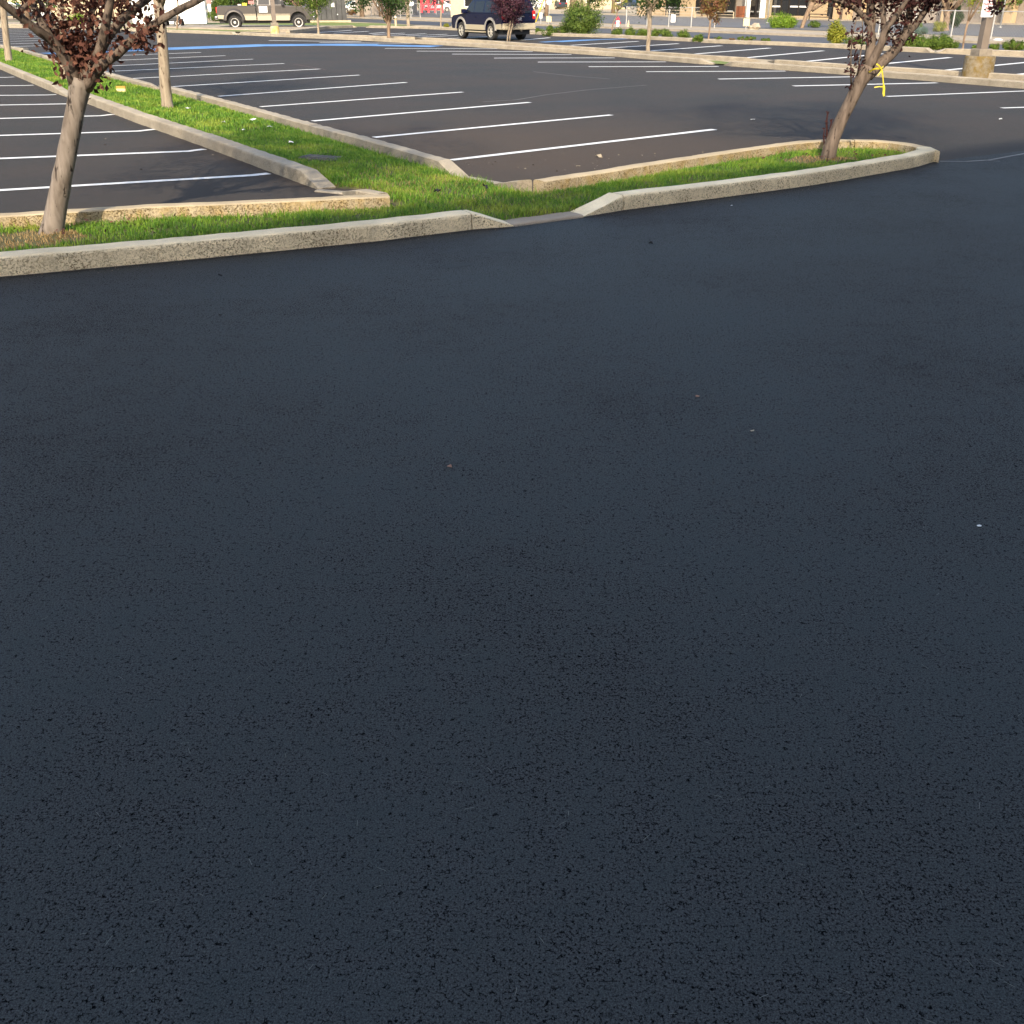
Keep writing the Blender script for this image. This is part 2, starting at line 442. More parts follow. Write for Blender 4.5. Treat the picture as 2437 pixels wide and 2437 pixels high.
class MB:
    def __init__(s):
        s.v, s.f = [], []
    def add(s, vs_, fs):
        b = len(s.v)
        s.v += [tuple(p) for p in vs_]
        s.f += [tuple(i + b for i in f) for f in fs]
        return s
    def box(s, x0, x1, y0, y1, z0, z1, mtx=None):
        p = [Vector(c) for c in ((x0, y0, z0), (x1, y0, z0), (x1, y1, z0), (x0, y1, z0), (x0, y0, z1), (x1, y0, z1), (x1, y1, z1), (x0, y1, z1))]
        if mtx is not None:
            p = [mtx @ q for q in p]
        return s.add(p, [(0, 3, 2, 1), (4, 5, 6, 7), (0, 1, 5, 4), (1, 2, 6, 5), (2, 3, 7, 6), (3, 0, 4, 7)])
    def tube(s, pts, radii, n=8, cap=True):
        pts = [Vector(p) for p in pts]
        rings = []
        up = Vector((0.3, 0.2, 1))
        for i, p in enumerate(pts):
            d = (pts[min(i + 1, len(pts) - 1)] - pts[max(i - 1, 0)]).normalized()
            a = d.cross(up)
            if a.length < 0.1:
                a = d.cross(Vector((1, 0, 0)))
            a.normalize()
            b = d.cross(a).normalized()
            r = radii[i] if hasattr(radii, '__len__') else radii
            rings.append([p + (a * math.cos(t) + b * math.sin(t)) * r for t in [2 * math.pi * k / n for k in range(n)]])
        b0 = len(s.v)
        for rg in rings:
            s.v += [tuple(q) for q in rg]
        for i in range(len(rings) - 1):
            for k in range(n):
                k2 = (k + 1) % n
                s.f.append((b0 + i * n + k, b0 + i * n + k2, b0 + (i + 1) * n + k2, b0 + (i + 1) * n + k))
        if cap:
            s.f.append(tuple(b0 + k for k in range(n))[::-1])
            s.f.append(tuple(b0 + (len(rings) - 1) * n + k for k in range(n)))
        return s
    def lathe(s, prof, n=20, mtx=None, closed=False):
        """profile of (r, h) about local z"""
        b0 = len(s.v)
        for r, h in prof:
            for k in range(n):
                t = 2 * math.pi * k / n
                p = Vector((r * math.cos(t), r * math.sin(t), h))
                s.v.append(tuple(mtx @ p if mtx is not None else p))
        m = len(prof)
        for i in range(m - 1 if not closed else m):
            j = (i + 1) % m
            for k in range(n):
                k2 = (k + 1) % n
                s.f.append((b0 + i * n + k, b0 + i * n + k2, b0 + j * n + k2, b0 + j * n + k))
        if not closed:
            s.f.append(tuple(b0 + k for k in range(n))[::-1])
            s.f.append(tuple(b0 + (m - 1) * n + k for k in range(n)))
        return s
    def poly_prism(s, pts, y0, y1, yfun=None):
        """outline in x,z extruded from y0 to y1 (tessellated, so it may be concave)"""
        n = len(pts)
        tri = tessellate_polygon([[Vector((p[0], p[1], 0)) for p in pts]])
        b0 = len(s.v)
        for y in (y0, y1):
            for p in pts:
                yy = yfun(p[0], p[1], y) if yfun else y
                s.v.append((p[0], yy, p[1]))
        for t in tri:
            s.f.append(tuple(b0 + i for i in t))
            s.f.append(tuple(b0 + n + i for i in t[::-1]))
        for i in range(n):
            j = (i + 1) % n
            s.f.append((b0 + i, b0 + j, b0 + n + j, b0 + n + i))
        return s
    def build(s, name, m, parent=None, smooth=False, bevel=0.0, fix=True):
        me = bpy.data.meshes.new(name)
        me.from_pydata(s.v, [], s.f)
        if fix:
            bm = bmesh.new()
            bm.from_mesh(me)
            bmesh.ops.recalc_face_normals(bm, faces=bm.faces)
            bm.to_mesh(me)
            bm.free()
        me.materials.append(m)
        if smooth:
            me.polygons.foreach_set('use_smooth', [True] * len(me.polygons))
        o = bpy.data.objects.new(name, me)
        link(o, parent)
        if bevel:
            bv = o.modifiers.new('bevel', 'BEVEL')
            bv.width = bevel
            bv.segments = 2
            bv.limit_method = 'ANGLE'
            bv.angle_limit = R(40)
        return o

def np_mesh(name, verts, faces, m, parent=None, smooth=False):
    me = bpy.data.meshes.new(name)
    verts = np.ascontiguousarray(verts, dtype=np.float32)
    faces = np.ascontiguousarray(faces, dtype=np.int32)
    me.vertices.add(len(verts))
    me.vertices.foreach_set('co', verts.ravel())
    k = faces.shape[1]
    me.loops.add(faces.size)
    me.loops.foreach_set('vertex_index', faces.ravel())
    me.polygons.add(len(faces))
    me.polygons.foreach_set('loop_start', np.arange(0, faces.size, k, dtype=np.int32))
    me.polygons.foreach_set('loop_total', np.full(len(faces), k, dtype=np.int32))
    me.update(calc_edges=True)
    me.validate()
    me.materials.append(m)
    if smooth:
        me.polygons.foreach_set('use_smooth', [True] * len(me.polygons))
    o = bpy.data.objects.new(name, me)
    return link(o, parent)

def sheet(name, pts, z, m, parent=None, kind='structure'):
    tri = tessellate_polygon([[Vector((p[0], p[1], 0)) for p in pts]])
    me = bpy.data.meshes.new(name)
    me.from_pydata([(p[0], p[1], z) for p in pts], [], [tuple(t) for t in tri])
    bm = bmesh.new(); bm.from_mesh(me)
    for f in bm.faces:
        f.normal_update()
        if f.normal.z < 0: f.normal_flip()
    bm.to_mesh(me); bm.free()
    me.materials.append(m)
    o = link(bpy.data.objects.new(name, me), parent)
    if parent is None:
        o['kind'] = kind
    return o

def resample(pts, step, smooth=True):
    """Catmull-Rom through 2D (or nD) points, sampled about every step"""
    P = [np.array(p, float) for p in pts]
    if len(P) < 2: return P
    out = []
    for i in range(len(P) - 1):
        p0 = P[i - 1] if i > 0 else 2 * P[0] - P[1]
        p1, p2 = P[i], P[i + 1]
        p3 = P[i + 2] if i + 2 < len(P) else 2 * P[-1] - P[-2]
        n = max(1, int(round(np.linalg.norm((p2 - p1)[:2]) / step)))
        for k in range(n):
            t = k / n
            if smooth:
                q = 0.5 * ((2 * p1) + (-p0 + p2) * t + (2 * p0 - 5 * p1 + 4 * p2 - p3) * t ** 2 + (-p0 + 3 * p1 - 3 * p2 + p3) * t ** 3)
            else:
                q = p1 * (1 - t) + p2 * t
            out.append(q)
    out.append(P[-1])
    return out

# ------------------------------------------------------------------ ground sheets
ground = sheet('ground', [(-1500, -900), (1500, -900), (1500, 2600), (-1500, 2600)], -0.03, M['dirt'])
SEAM_V = 9.05
LOT_U = 36.2
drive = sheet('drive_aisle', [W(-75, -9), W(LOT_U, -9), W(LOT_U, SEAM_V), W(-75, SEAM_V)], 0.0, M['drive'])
left_end = [G(880, 97), G(760, 91.5), G(648, 87.2), G(559, 83), G(400, 77.5), G(200, 71), G(0, 66), G(-400, 58)]
far_left = [W(LOT_U, 62), W(LOT_U - 0.6, 70), G(900, 64.5), G(828, 63.8), G(775, 68), G(700, 78)]
lot_pts = [W(-75, SEAM_V), W(LOT_U, SEAM_V)] + far_left + left_end[1:] + [W(-75, 60)]
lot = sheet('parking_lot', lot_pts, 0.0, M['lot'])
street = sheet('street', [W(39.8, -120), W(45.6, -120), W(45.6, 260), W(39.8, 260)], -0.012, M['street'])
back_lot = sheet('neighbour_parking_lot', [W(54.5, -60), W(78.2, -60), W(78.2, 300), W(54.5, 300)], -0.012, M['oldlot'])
walk = MB()
for p in [(W(45.6, -120), W(48.6, -120), W(48.6, 260), W(45.6, 260))]:
    q = [(x, y, 0.10) for x, y in p]
    walk.add([(x, y, -0.05) for x, y in p] + q, [(4, 5, 6, 7), (0, 1, 5, 4), (1, 2, 6, 5), (2, 3, 7, 6), (3, 0, 4, 7)])
o = walk.build('sidewalk', M['walk'])
o['kind'] = 'structure'
# raised walk in front of the pickup and the lawn patches of the far left corner
wk = [G(-300, 55), G(380, 69), G(640, 75.5), G(716, 74), G(790, 66), G(700, 64.5), G(380, 62.5), G(-300, 49)]
tri = tessellate_polygon([[Vector((p[0], p[1], 0)) for p in wk]])
wm = MB()
nn = len(wk)
wm.add([(x, y, -0.05) for x, y in wk] + [(x, y, 0.13) for x, y in wk], [tuple(i + nn for i in t) for t in tri] + [(i, (i + 1) % nn, nn + (i + 1) % nn, nn + i) for i in range(nn)])
o = wm.build('sidewalk', M['walk'])
o['kind'] = 'structure'
sheet('lawn', [G(-300, 56), G(0, 62.5), G(380, 71.5), G(560, 77.5), G(640, 77), G(640, 76), G(380, 69.5), G(-300, 55.5)], 0.06, M['lawn'])
sheet('lawn', [G(-300, 48.5), G(380, 62), G(640, 64), G(720, 63), G(900, 62), G(990, 60), G(900, 55), G(760, 51.5), G(380, 55), G(-300, 45)], -0.012, M['lawn'])

# ------------------------------------------------------------------ kerbs
def kerb(pts, side, m, width=0.20, height=0.15, joints=(), step=0.14, jitter=0.0035, smooth=True, root=None):
    """pts: (x, y, h) along the outer edge, h = share of the full height; pieces between joints"""
    if root is None:
        root = bpy.data.objects.new('kerb', None)
        link(root)
        root['kind'] = 'structure'
    S = resample(pts, step, smooth)
    cum = [0.0]
    for i in range(1, len(S)):
        cum.append(cum[-1] + float(np.linalg.norm((S[i] - S[i - 1])[:2])))
    cuts = [0.0] + sorted(j if j > 0 else cum[-1] + j for j in joints) + [cum[-1]]
    def pos(d):
        i = min(max(np.searchsorted(cum, d) - 1, 0), len(S) - 2)
        t = (d - cum[i]) / max(1e-6, cum[i + 1] - cum[i])
        return S[i] * (1 - t) + S[i + 1] * t
    for a, b in zip(cuts[:-1], cuts[1:]):
        g = 0.006
        ds = [a + g] + [c for c in cum if a + g + 0.02 < c < b - g - 0.02] + [b - g]
        mb = MB()
        rings = []
        for d in ds:
            p = pos(d)
            q0, q1 = pos(max(0, d - 0.08)), pos(min(cum[-1], d + 0.08))
            t = (q1 - q0)[:2]
            t = t / np.linalg.norm(t)
            nrm = np.array([-t[1], t[0]]) * side
            h = max(0.012, height * max(0.0, p[2]))
            jz = random.uniform(-jitter, jitter)
            jo = random.uniform(-jitter, jitter)
            e = min(1.0, h / height)
            prof = [(0, -0.04), (0.004 * e, h - 0.028 * e), (0.012 * e, h - 0.010 * e), (0.030 * e, h + jz), (width * .5, h + jz + .002), (width - 0.03 * e, h + jz), (width - 0.010 * e, h - 0.012 * e), (width, -0.04)]
            rings.append([(p[0] + nrm[0] * (w_ + jo), p[1] + nrm[1] * (w_ + jo), z_) for w_, z_ in prof])
        k = len(rings[0])
        for rg in rings:
            mb.v += rg
        for i in range(len(rings) - 1):
            for j in range(k - 1):
                mb.f.append((i * k + j, (i + 1) * k + j, (i + 1) * k + j + 1, i * k + j + 1))
        mb.f.append(tuple(range(k)))
        mb.f.append(tuple((len(rings) - 1) * k + j for j in range(k))[::-1])
        mb.build('kerb_section', m, root)
    return root

def gk(px, py, h=1.0, z=0.0):
    x, y = G(px, py, z)
    return (x, y, h)

T = 0.15
# front kerb of the near islands, its dropped crossing, and the loop round the nose
front_left = [gk(-420, 700), gk(-200, 679), gk(0, 660), gk(504, 614), gk(908, 574), gk(1131, 546.5), gk(1224, 540, 0.05)]
kerb(front_left, 1, M['kerb'], 0.24, joints=(-0.42,), smooth=False)
kerb([gk(1222, 540.5), gk(1391, 517.5)], 1, M['gutter'], 0.26, 0.025, smooth=False)
loop = [gk(1389, 517, 0.06), gk(1484, 501), gk(1899, 446.5), gk(2100, 413), gk(2177, 399), gk(2222, 386), gk(2236, 372, 1, 0.08), gk(2219, 350, 1, T), gk(2178, 342, 1, T),
        gk(2107, 333.5, 1, T), gk(1998, 331, 1, T), gk(1868, 338, 1, T), gk(1538, 385, 1, T), gk(1422, 404, 1, T), gk(1268, 426, 1, T), gk(1206, 440, 0.15)]
L1 = [gk(1389, 517, 0.06), gk(1484, 501)] 
kerb([loop[0], loop[1]], 1, M['kerb'], 0.24, smooth=False, root=None)
kr = kerb(loop[1:8], 1, M['kerb'], 0.22, joints=(4.85,), step=0.15)
kerb(loop[7:15], 1, M['kerb_yellow'], 0.19, joints=(1.3,), step=0.15, root=kr)
kerb(loop[14:], 1, M['kerb_plain'], 0.20, smooth=False, root=kr)
kerb([gk(1116, 424), gk(1205, 440.5)], -1, M['gutter'], 0.2, 0.03, smooth=False)
# kerb behind the long front island, with its return towards the median
kerb([gk(-420, 530, 1, T), gk(-200, 518, 1, T), gk(0, 506.5, 1, T), gk(352, 484.5, 1, T), gk(600, 475, 1, T), gk(922, 460, 1, T)], -1, M['kerb_yellow'], 0.19, smooth=False)
kerb([gk(926, 457, 1, T), gk(878, 449, 1, T), gk(848, 458, 0.12)], 1, M['kerb_plain'], 0.17, smooth=False)
kerb([gk(838, 459), gk(766, 452)], 1, M['gutter'], 0.15, 0.018, smooth=False)
# planted median, right and left kerb, each broken by a drainage gap
kerb([gk(-140, 85, 1, T), gk(-40, 99, 1, T), gk(54, 114, 1, T), gk(62, 120, 0.15)], -1, M['kerb_plain'], 0.2, smooth=False)
kerb([gk(56, 118, .2, T), gk(66, 118.5, 1, T), gk(232, 164.5, 1, T), gk(362, 197, 1, T), gk(386, 213, 0.08)], -1, M['kerb_plain'], 0.2, joints=(8.0,), smooth=False)
kerb([gk(398, 208, 0.3), gk(410, 204.5, 1, T), gk(500, 226.5, 1, T), gk(618, 257, 1, T), gk(735, 288.5, 1, T), gk(960, 347, 1, T), gk(1076, 379, 1, T), gk(1117, 422, 0.08)], -1, M['kerb_plain'], 0.2,
     joints=(6.0, 7.9, 10.6), smooth=False, jitter=0.006)
kerb([gk(-150, 98), gk(0, 165), gk(122, 218), gk(166, 234, 0.06)], 1, M['kerb_plain'], 0.2, joints=(-3.0,), smooth=False)
kerb([gk(172, 232, 0.06), gk(190, 240), gk(320, 291), gk(500, 355), gk(716, 437), gk(756, 452, 0.1)], 1, M['kerb_plain'], 0.22, joints=(4.0, 6.4, 9.5), smooth=False, jitter=0.006)

# divider between the two bays (two kerbs with a soil strip between)
DF, DB = 24.1, 26.2
kerb([W(DF, -60) + (1,), W(DF, 10) + (1,), gk(2432, 211), gk(2168, 189.5), gk(1944, 173), gk(1740, 158), gk(1722, 155.5, 0.1)], -1, M['kerb_plain'], 0.22, step=0.6, joints=(-6.2, -5.2, -9.6), smooth=False)
kerb([gk(1700, 154, 0.1), gk(1664, 152.5), gk(1461, 134.5), gk(1240, 119.5), gk(1060, 108), gk(880, 97.5), gk(760, 92), gk(690, 89)], -1, M['kerb_plain'], 0.24, step=0.6, joints=(4.2, 9.5), smooth=False)
kerb([W(DB, -60) + (1,), W(DB, 10) + (1,), gk(2437, 177, 1, T), gk(2300, 169, 1, T), gk(2054, 154.5, 1, T), gk(1859, 141.5, 1, T), gk(1840, 147, 0.1)], 1, M['kerb_plain'], 0.22, step=0.6, smooth=False)
kerb([gk(1800, 147, 0.1), gk(1778, 136.5, 1, T), gk(1540, 121, 1, T), gk(1330, 107, 1, T), gk(1160, 95.5, 1, T), gk(1015, 89, 1, T), gk(1006, 92, .2)], 1, M['kerb_plain'], 0.22, step=0.6, smooth=False)
kerb([gk(994, 92, .2), gk(984, 87.5, 1, T), gk(880, 84, 1, T), gk(720, 79, 1, T)], 1, M['kerb_plain'], 0.22, step=0.8, smooth=False)
strip = [W(DF + .1, -60), W(DF + .1, 12), G(2432, 208), G(1944, 171), G(1664, 150), G(1461, 133), G(1240, 118), G(880, 96), G(690, 88.5),
         G(690, 79), G(880, 85), G(1015, 91), G(1330, 110), G(1540, 124), G(1778, 140), G(2054, 159), G(2437, 182), W(DB - .1, 12), W(DB - .1, -60)]
sheet('planting_strip', strip, 0.02, M['dirt'])
sheet('lawn', [G(1656, 151), G(1700, 154), G(1724, 155), G(1748, 152.5), G(1712, 147), G(1670, 146)], 0.032, M['lawn'])
# far kerb along the street verge, broken where shrubs spill over
fk = [W(LOT_U, -60) + (1,), W(LOT_U, 5) + (1,), gk(2437, 132), gk(2250, 125.5), gk(2234, 126, .1)]
kerb(fk, -1, M['kerb_plain'], 0.24, step=1.0, smooth=False)
kerb([gk(2214, 124.5, .1), gk(2200, 123.5), gk(2026, 115), gk(1892, 109.5), gk(1700, 103), gk(1676, 102), gk(1668, 101.5, .1)], -1, M['kerb_plain'], 0.24, step=1.0, smooth=False)
kerb([gk(1654, 100, .1), gk(1642, 99), gk(1451, 90), gk(1312, 86), gk(1305, 85.5, .1)], -1, M['kerb_plain'], 0.24, step=1.0, smooth=False)
kerb([gk(1293, 83, .1), gk(1286, 82.5), gk(1085, 72.5), gk(996, 68.5), gk(880, 66.5), gk(870, 66, .1)], -1, M['kerb_plain'], 0.24, step=1.0, smooth=False)
kerb([gk(848, 65.5, .1), gk(840, 65.5), gk(778, 68.3), gk(690, 79)], -1, M['kerb_plain'], 0.24, step=1.0, smooth=False)
# end kerb of the bays at the far left
kerb([gk(690, 89), gk(648, 87.2), gk(572, 83.6), gk(568, 83.4, .1)], -1, M['kerb_plain'], 0.24, step=1.0, smooth=False)
kerb([gk(556, 83, .1), gk(552, 82.8), gk(400, 77.5), gk(200, 71), gk(0, 66), gk(-400, 58)], -1, M['kerb_plain'], 0.24, step=1.0, smooth=False)

# ------------------------------------------------------------------ painted lines (parts of the lot)
def line(pts, width=0.135, m='white_paint', z=0.005, name='painted_line', parent=None):
    P = resample(pts, 0.6, False)
    mb = MB()
    for i, p in enumerate(P):
        t = P[min(i + 1, len(P) - 1)] - P[max(i - 1, 0)]
        t = t / np.linalg.norm(t)
        n = np.array([-t[1], t[0]]) * width * 0.5 * random.uniform(0.94, 1.05)
        mb.v += [(p[0] - n[0], p[1] - n[1], z), (p[0] + n[0], p[1] + n[1], z)]
    for i in range(len(P) - 1):
        mb.f.append((2 * i, 2 * i + 2, 2 * i + 3, 2 * i + 1))
    return mb.build(name, M[m], parent if parent is not None else lot)

bay = [((1074, 381.5), (1700, 308.5)), ((890, 327.5), (1455, 274)), ((744, 288.5), (1261, 244)), ((620, 254.5), (1101, 219.5)), ((521, 229.5), (967, 196.5)),
       ((410, 206.5), (855, 179)), ((298, 188), (761, 164.5)), ((240, 171), (676, 151.5)), ((226, 159), (602, 141)), ((170, 148.5), (536, 132.7)), ((120, 138.5), (478, 125))]
for a, b in bay:
    line([G(*a), G(*b)])
for k in range(1, 11):                                   # the bay goes on beyond the blue stalls
    d = np.array([VX, VY]) * 3.0 * k
    line([np.array(G(100, 131)) + d + np.array([VX, VY]) * 5, np.array(G(425, 119)) + d + np.array([VX, VY]) * 5], 0.16)
rb = [((1888, 205), (2230, 197.5)), ((1710, 188.5), (2037, 183)), ((1538, 171), (1869, 169.5)), ((1401, 159), (1710, 158.5)), ((1280, 148), (1585, 147.5)), ((1176, 138.5), (1463, 138)),
      ((1076, 129), (1360, 130)), ((992, 122), (1268, 123)), ((916, 115.5), (1184, 116))]
line([G(2110, 230), G(2500, 214.5)])
line([G(2384, 257.5), G(2700, 248)])
for a, b in rb:
    line([G(*a), G(*b)], 0.19)
for e, m_, s_ in [((640, 413.5), (598, 418), (0, 453.5)), ((486, 355.5), (448, 360.5), (0, 378)), ((369, 308), (330, 312.5), (0, 323)), ((270, 272.5), (240, 276), (0, 282.5)), ((192, 245.5), (165, 247.5), (0, 250.5)),
                  ((134, 225.5), (112, 226.5), (0, 227.5)), ((80, 203), (60, 204), (0, 204.5)), ((34, 183.5), (15, 184.5), (-40, 184.5))]:
    E, Mi, S0 = np.array(G(*e)), np.array(G(*m_)), np.array(G(*s_))
    d = (Mi - S0) / np.linalg.norm(Mi - S0)
    line([E, Mi, Mi - d * 5.0])
fb = [((1359, 108), (1519, 98.5)), ((1447, 114.5), (1614, 104)), ((1550, 121), (1717, 109)), ((1656, 128.5), (1833, 114.5)), ((1778, 137.5), (1959, 121)), ((1924, 146), (2101, 128)), ((2100, 152.5), (2262, 137)),
      ((2244, 168), (2480, 145)), ((2390, 180), (2600, 162)),
      ((880, 80), (917, 77.3)), ((887, 82.6), (963, 78.8)), ((930, 84.3), (1014, 80.2)), ((967, 85.7), (1064, 81.6)), ((994, 88.5), (1090, 84.5)), ((758, 77.5), (837, 72.3)), ((794, 79), (877, 74.6)),
      ((1060, 92), (1180, 86.5)), ((1240, 96), (1308, 89.8))]
for a, b in fb:
    line([G(*a), G(*b)], 0.21)
# blue accessible stalls
line([G(116, 128), G(300, 120.5), G(430, 116), G(619, 109), G(760, 107.3), G(880, 107.8), G(1040, 110.5)], 1.4, 'blue_paint')
line([G(250, 121.5), G(430, 113.3), G(619, 106.3), G(800, 105.2), G(900, 105.6)], 0.7, 'blue_paint')
line([G(1290, 100.5), G(1380, 95.5), G(1490, 92.5)], 0.5, 'blue_paint')
line([G(1330, 100), G(1420, 95)], 0.4, 'blue_paint')
line([G(760, 101.5), G(1000, 103.5)], 0.25, 'white_paint')
line([G(640, 96.5), G(860, 99.5)], 0.25, 'white_paint')
line([np.array(p[:2]) + np.array([.012, -.02]) for p in front_left], 0.06, 'crumb', 0.004, 'kerb_foot_strip', drive)  # narrow dark strip along the foot of the front kerbs
line([np.array(q[:2]) + np.array([.012, -.02]) for q in resample(loop[:6], .4)], 0.06, 'crumb', 0.004, 'kerb_foot_strip', drive)
# paving seam, cracks, damp shoe prints
line([G(2236, 384.5), G(2300, 385), G(2355, 381.5), G(2400, 373), G(2445, 365), G(2600, 340)], 0.05, 'seam', 0.005, 'paving_seam', drive)
line([G(2345, 382), G(2380, 385)], 0.02, 'seam', 0.005, 'paving_seam', drive)
line([G(1150, 243), G(1230, 238), G(1300, 226), G(1400, 214), G(1540, 203)], 0.03, 'seam', 0.005, 'paving_crack', lot)
line([G(1270, 171), G(1370, 182), G(1450, 188)], 0.03, 'seam', 0.005, 'paving_crack', lot)
line([G(700, 153), G(775, 166)], 0.04, 'rust_stain', 0.005, 'paving_crack', lot)
for (x, y, a, s_) in [(1086, 633, 0.6, 1), (1200, 597.5, 0.55, 1)]:
    cx, cy = G(x, y)
    pts = []
    for k in range(18):
        t = 2 * math.pi * k / 18
        r = 0.13 * (1 + 0.06 * math.sin(3 * t) )
        lx, ly = r * math.cos(t) * 1.15, r * math.sin(t) * (0.38 + 0.10 * math.cos(t))
        pts.append((cx + lx * math.cos(a) - ly * math.sin(a), cy + lx * math.sin(a) + ly * math.cos(a)))
    sheet('damp_print', pts, 0.0012, M['footprint'], drive)

# ------------------------------------------------------------------ planted ground and grass
region = [p[:2] for p in front_left[:-1]] + [G(1222, 540.5), G(1391, 517.5)] + [tuple(q[:2]) for q in resample(loop[1:], 0.3)] + [G(1116, 424)] + \
         [G(1076, 379, T), G(735, 288.5, T), G(500, 226.5, T), G(232, 164.5, T), G(54, 114, T), G(-140, 85, T)] + \
         [G(-150, 98), G(0, 165), G(122, 218), G(320, 291), G(500, 355), G(756, 452)] + [G(842, 458), G(876, 448.5, T), G(922, 460, T), G(600, 475, T), G(352, 484.5, T), G(0, 506.5, T), G(-200, 518, T), G(-420, 530, T)]
RG = np.array(region)

def inside(P):
    x, y = P[:, 0], P[:, 1]
    res = np.zeros(len(P), bool)
    n = len(RG)
    j = n - 1
    for i in range(n):
        xi, yi, xj, yj = RG[i, 0], RG[i, 1], RG[j, 0], RG[j, 1]
        c = ((yi > y) != (yj > y)) & (x < (xj - xi) * (y - yi) / (yj - yi + 1e-12) + xi)
        res ^= c
        j = i
    return res

def edge_dist(P):
    d = np.full(len(P), 1e9)
    n = len(RG)
    for i in range(n):
        a, b = RG[i], RG[(i + 1) % n]
        ab = b - a
        t = np.clip(((P - a) @ ab) / (ab @ ab + 1e-12), 0, 1)
        q = a + t[:, None] * ab
        d = np.minimum(d, np.hypot(P[:, 0] - q[:, 0], P[:, 1] - q[:, 1]))
    return d

def lump(x, y):
    return 0.018 * np.sin(x * 2.1 + 1.3) * np.sin(y * 1.7) + 0.012 * np.sin(x * 5.3 + y * 3.1)

def soil_z(P, d):
    s = np.clip((d - 0.06) / 0.3, 0, 1)
    s = s * s * (3 - 2 * s)
    return -0.03 + 0.075 * s + lump(P[:, 0], P[:, 1]) * np.clip((d - .2) / .5, 0, 1)

gx, gy = np.meshgrid(np.arange(-22, 7, 0.14), np.arange(7, 46, 0.14))
P = np.stack([gx.ravel(), gy.ravel()], 1)
ins = inside(P)
dd = np.where(ins, 1.0, 0.0)
idx = -np.ones(len(P), int)
Pin = P[ins]
din = edge_dist(Pin)
idx[np.where(ins)[0]] = np.arange(len(Pin))
verts = np.column_stack([Pin, soil_z(Pin, din)])
I = idx.reshape(gx.shape)
f = np.stack([I[:-1, :-1], I[:-1, 1:], I[1:, 1:], I[1:, :-1]], -1).reshape(-1, 4)
f = f[(f >= 0).all(1)]
planted = np_mesh('planted_ground', verts, f, M['soil'], smooth=True)
planted['kind'] = 'structure'

TREE_BASES = {'t1': G(122, 566), 't5': G(1967, 390), 't2': G(400, 263), 't3': G(153, 197), 't4': G(22, 151)}

def blades(name, P, hgt, wid, m, lean=0.5):
    n = len(P)
    ang = rng.uniform(0, 2 * np.pi, n)
    h = hgt * rng.uniform(0.6, 1.25, n)
    w = wid * rng.uniform(0.7, 1.3, n)
    l = h * rng.uniform(0.1, lean + 0.35, n)
    dx, dy = np.cos(ang), np.sin(ang)
    sx, sy = -dy, dx
    z0 = P[:, 2] - 0.006
    v = np.empty((n, 5, 3))
    v[:, 0] = np.column_stack([P[:, 0] - sx * w / 2, P[:, 1] - sy * w / 2, z0])
    v[:, 1] = np.column_stack([P[:, 0] + sx * w / 2, P[:, 1] + sy * w / 2, z0])
    mx, my, mz = P[:, 0] + dx * l * .35, P[:, 1] + dy * l * .35, z0 + h * .6
    v[:, 2] = np.column_stack([mx + sx * w * .36, my + sy * w * .36, mz])
    v[:, 3] = np.column_stack([mx - sx * w * .36, my - sy * w * .36, mz])
    v[:, 4] = np.column_stack([P[:, 0] + dx * l, P[:, 1] + dy * l, z0 + h])
    b = np.arange(n)[:, None] * 5
    tri_ = np.concatenate([b + np.array([0, 1, 2]), b + np.array([0, 2, 3]), b + np.array([3, 2, 4])], 1).reshape(-1, 3)
    o = np_mesh(name, v.reshape(-1, 3), tri_, m)
    return o

def scatter(n, x0, x1, y0, y1, dmin):
    Q = np.column_stack([rng.uniform(x0, x1, n), rng.uniform(y0, y1, n)])
    Q = Q[inside(Q)]
    d = edge_dist(Q)
    k = d > dmin
    Q, d = Q[k], d[k]
    return np.column_stack([Q, soil_z(Q, d)]), d

# near islands: dense; further up the median: coarser
Pn, dn = scatter(620000, -9, 6.2, 7, 17, 0.21)
def straw_mask(P):
    m_ = np.zeros(len(P), bool)
    x, y = TREE_BASES['t1']
    m_ |= ((P[:, 0] - x + 0.15) / 0.62) ** 2 + ((P[:, 1] - y + 0.30) / 0.30) ** 2 < 1 + 0.5 * np.sin(P[:, 0] * 17) * np.sin(P[:, 1] * 13)
    x, y = TREE_BASES['t5']
    m_ |= ((P[:, 0] - x + 0.05) / 0.5) ** 2 + ((P[:, 1] - y + 0.02) / 0.28) ** 2 < 1 + 0.5 * np.sin(P[:, 0] * 17) * np.sin(P[:, 1] * 13)
    x, y = G(1905, 383)
    return m_
sm = straw_mask(Pn)
grate_xy = G(768, 384)
gm = ((Pn[:, 0] - grate_xy[0]) / 0.29) ** 2 + ((Pn[:, 1] - grate_xy[1]) / 0.14) ** 2 < 1
thin = rng.uniform(0, 1, len(Pn)) < (0.55 + 0.45 * np.sin(Pn[:, 0] * 3.1 + 2 * np.sin(Pn[:, 1] * 2.3)) ** 2)
g1 = Pn[~sm & ~gm & thin]
blades('grass', g1, 0.047, 0.0075, M['grass'], 1.0)['kind'] = 'stuff'
blades('dry_grass', Pn[sm & thin][::2], 0.035, 0.008, M['dry'], 1.3)['kind'] = 'stuff'
Pf, df = scatter(520000, -21, -1.5, 17, 45, 0.2)
blades('grass', Pf[rng.uniform(0, 1, len(Pf)) < np.clip(22 / Pf[:, 1], .3, 1)], 0.065, 0.016, M['grass'], 1.0)['kind'] = 'stuff'
# taller tufts missed by the mower along the kerbs
tk = (dn < 0.34) & (rng.uniform(0, 1, len(Pn)) < 0.05 + 0.22 * (np.sin(Pn[:, 0] * 4.3 + Pn[:, 1] * 2.9) > 0.35)) & ~sm
blades('grass', Pn[tk], 0.085, 0.007, M['grass'], 0.9)['kind'] = 'stuff'
